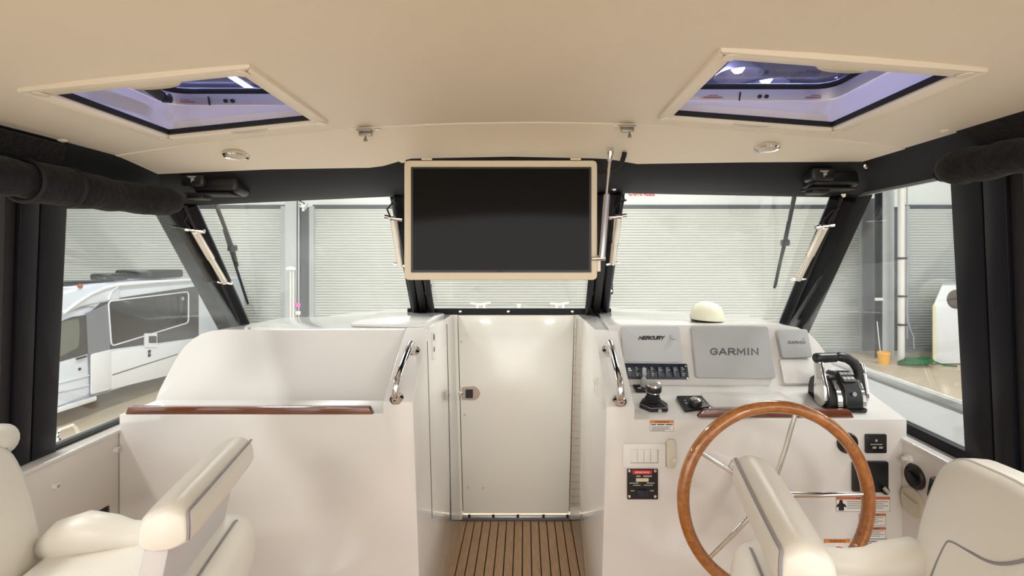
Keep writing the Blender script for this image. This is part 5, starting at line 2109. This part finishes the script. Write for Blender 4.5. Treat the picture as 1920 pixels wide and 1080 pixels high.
# pillar panel behind the door
pxplate('b_pillar', ((160, 588), (203, 568), (206, 735), (168, 742)), PV, 0.0, 0.02, mat('smoke_pillar', (0.20, 0.21, 0.24), 0.3), mh)
pxplate('step_panel', ((167, 664), (206, 655), (205, 730), (167, 740)), PV, 0.02, 0.04, VANW, mh, 0.05, 0.01)
pxplate('lower_skirt', ((206, 660), (372, 634), (372, 690), (206, 730)), PV, 0.0, 0.03, VANW, mh, 0.03, 0.006)
for (nm, q, m, dpt) in (('fridge_vent', rect(268, 625, 291, 651), VANW, 0.05), ('vent_grille', rect(275, 630, 289, 643), VANG, 0.06)):
    pxplate(nm, q, PV, 0.02, dpt, m, mh, 0.02)
mb = MB()
for y in (659, 666):
    mb.box(on(277, y, PV) + V((0.04, 0, 0)), (0.03, 0.07, 0.07), None, 0.01)
add('service_port', mb, GMET, mh, kind='stuff')
mb = MB()
mb.bar(on(208, 703, PV) + V((0.032, 0, 0)), on(330, 664, PV) + V((0.032, 0, 0)), 0.02, 0.012, (1, 0, 0))
add('skirt_line', mb, VANG, mh)
mb = MB()
mb.bar(V((XV - 0.03, 7.3, -1.33)), V((XV - 0.03, 9.9, -1.33)), 0.10, 0.14, (1, 0, 0), 0.02)
add('running_board', mb, VANW, mh)
# windshield, mirror, lamp
mb = MB()
q = [V((XV - 0.10, 8.50, 0.26)), V((XV - 0.10, 7.86, -0.22)), V((XV - 1.9, 7.86, -0.22)), V((XV - 1.9, 8.50, 0.26))]
plate(mb, q, (0, -0.62, 0.78), 0.01, 0.04)
add('windscreen', mb, VGL, mh)
mb = MB()
mb.box((XV + 0.22, 8.05, -0.25), (0.22, 0.12, 0.36), None, 0.04, 3)
mb.tube([(XV, 8.15, -0.3), (XV + 0.15, 8.08, -0.28)], 0.03, 8)
add('door_mirror', mb, BPL, mh, kind='stuff')
mb = MB()
mb.box((XV - 0.10, 6.85, -0.62), (0.24, 0.5, 0.22), None, 0.05, 3)
add('headlamp', mb, ALUF, mh)
mb = MB()
mb.box((XV - 1.0, 6.60, -0.80), (1.2, 0.06, 0.42), None, 0.02)
add('grille', mb, BPL, mh)
p = on(147, 535, PV)
mb = MB()
mb.lathe([(0.05, 0), (0.04, 0.03), (0, 0.04)], p + V((0.03, 0, -0.02)), (1, -0.3, 0.4), 12)
add('marker_lamp', mb, mat('amber_marker', (0.35, 0.07, 0.03), 0.3), mh)
for y in (7.55, 13.6):
    mb = MB()
    mb.lathe([(0.24, -0.14), (0.36, -0.12), (0.38, -0.05), (0.38, 0.05), (0.36, 0.11), (0.25, 0.13)], (XV - 0.16, y, ZG + 0.38), (1, 0, 0), 28)
    wh = add('wheel', mb, RUB, mh)
    mb = MB()
    mb.lathe([(0.245, 0.09), (0.24, 0.11), (0.10, 0.06), (0.06, 0.10), (0, 0.10)], (XV - 0.16, y, ZG + 0.38), (1, 0, 0), 24)
    add('wheel_rim', mb, ALUF, wh)
# roof fittings
mb = MB()
p = V((-9.55, 12.2, 1.05))
mb.box(p + V((0.05, 0.0, 0.13)), (0.9, 1.15, 0.22), None, 0.07, 3)
add('roof_air_conditioner', mb, BPL, mh)
mb = MB()
mb.box((-9.5, 11.0, 1.14), (0.5, 0.5, 0.16), None, 0.05, 2)
mb.box((-9.4, 10.75, 1.09), (0.3, 0.25, 0.10), None, 0.03, 2)
add('roof_vent', mb, BPL, mh, kind='stuff')
mb = MB()
mb.box((-9.6, 10.1, 1.05), (0.7, 0.9, 0.07), None, 0.02, 2)
add('solar_panel', mb, BPL, mh)

# white wire frame on the warehouse floor, left
wp = V((-5.45, 5.75, ZG))
o = thing('wire_rack', wp, 'white wire frame with a dark scribble tag on the floor, low in the left window', 'rack')
w0 = [on(x, y, plane((-5.45, 0, 0), (1, 0.2, 0))) for x, y in ((108, 855), (106, 826), (112, 806), (136, 797), (143, 803), (150, 822))]
mb = MB()
mb.tube(w0, 0.022, 8)
add('loop', mb, WPL, o)
mb = MB()
pts = [on(x, y, plane((-5.45, 0, 0), (1, 0.2, 0))) + V((0.01, 0, 0)) for x, y in ((108, 812), (112, 808), (107, 820), (112, 824), (109, 828), (114, 826))]
mb.tube(pts, 0.012, 6)
add('scribble', mb, INK, o)

# =================================================================== ROOF LAMPS SEEN THROUGH THE HATCHES


def strip_lamp(c, L, lab):
    o = thing('strip_lamp', c, lab, 'lamp', 'warehouse strip lamps')
    mb = MB()
    mb.box(V(c) + V((0, 0, 0.08)), (0.30, L, 0.10), None, 0.02)
    add('housing', mb, WPL, o)
    mb = MB()
    for k in (-0.07, 0.07):
        mb.tube([V(c) + V((k, -L / 2 + 0.03, 0)), V(c) + V((k, L / 2 - 0.03, 0))], 0.03, 8)
    add('tubes', mb, LAMP, o, kind='stuff')


strip_lamp((-8.56, 14.58, 6.89), 2.6, 'bright strip lamp under the warehouse roof, seen through the left hatch')


def bay_lamp(c, lab):
    o = thing('bay_lamp', c, lab, 'lamp', 'round bay lamps')
    c = V(c)
    mb = MB()
    mb.lathe([(0.10, 0.5), (0.14, 0.42), (0.30, 0.25), (0.55, 0.02), (0.56, 0.0), (0.53, 0.0), (0.28, 0.22), (0.10, 0.36)], c, (0, 0, 1), 32)
    add('reflector', mb, ALUF, o)
    mb = MB()
    mb.lathe([(0.0, 0.06), (0.10, 0.08), (0.16, 0.16), (0.12, 0.26), (0, 0.28)], c, (0, 0, 1), 18)
    add('bulb', mb, LAMP, o)
    mb = MB()
    mb.tube([c + V((0, 0, 0.5)), c + V((0, 0, 0.9))], 0.03, 8)
    add('stem', mb, STEEL, o)


bay_lamp((5.3, 11.9, 6.1), 'round bay lamp under the warehouse roof, upper one seen through the right hatch')
bay_lamp((6.35, 12.6, 6.1), 'round bay lamp under the warehouse roof, lower one seen through the right hatch')
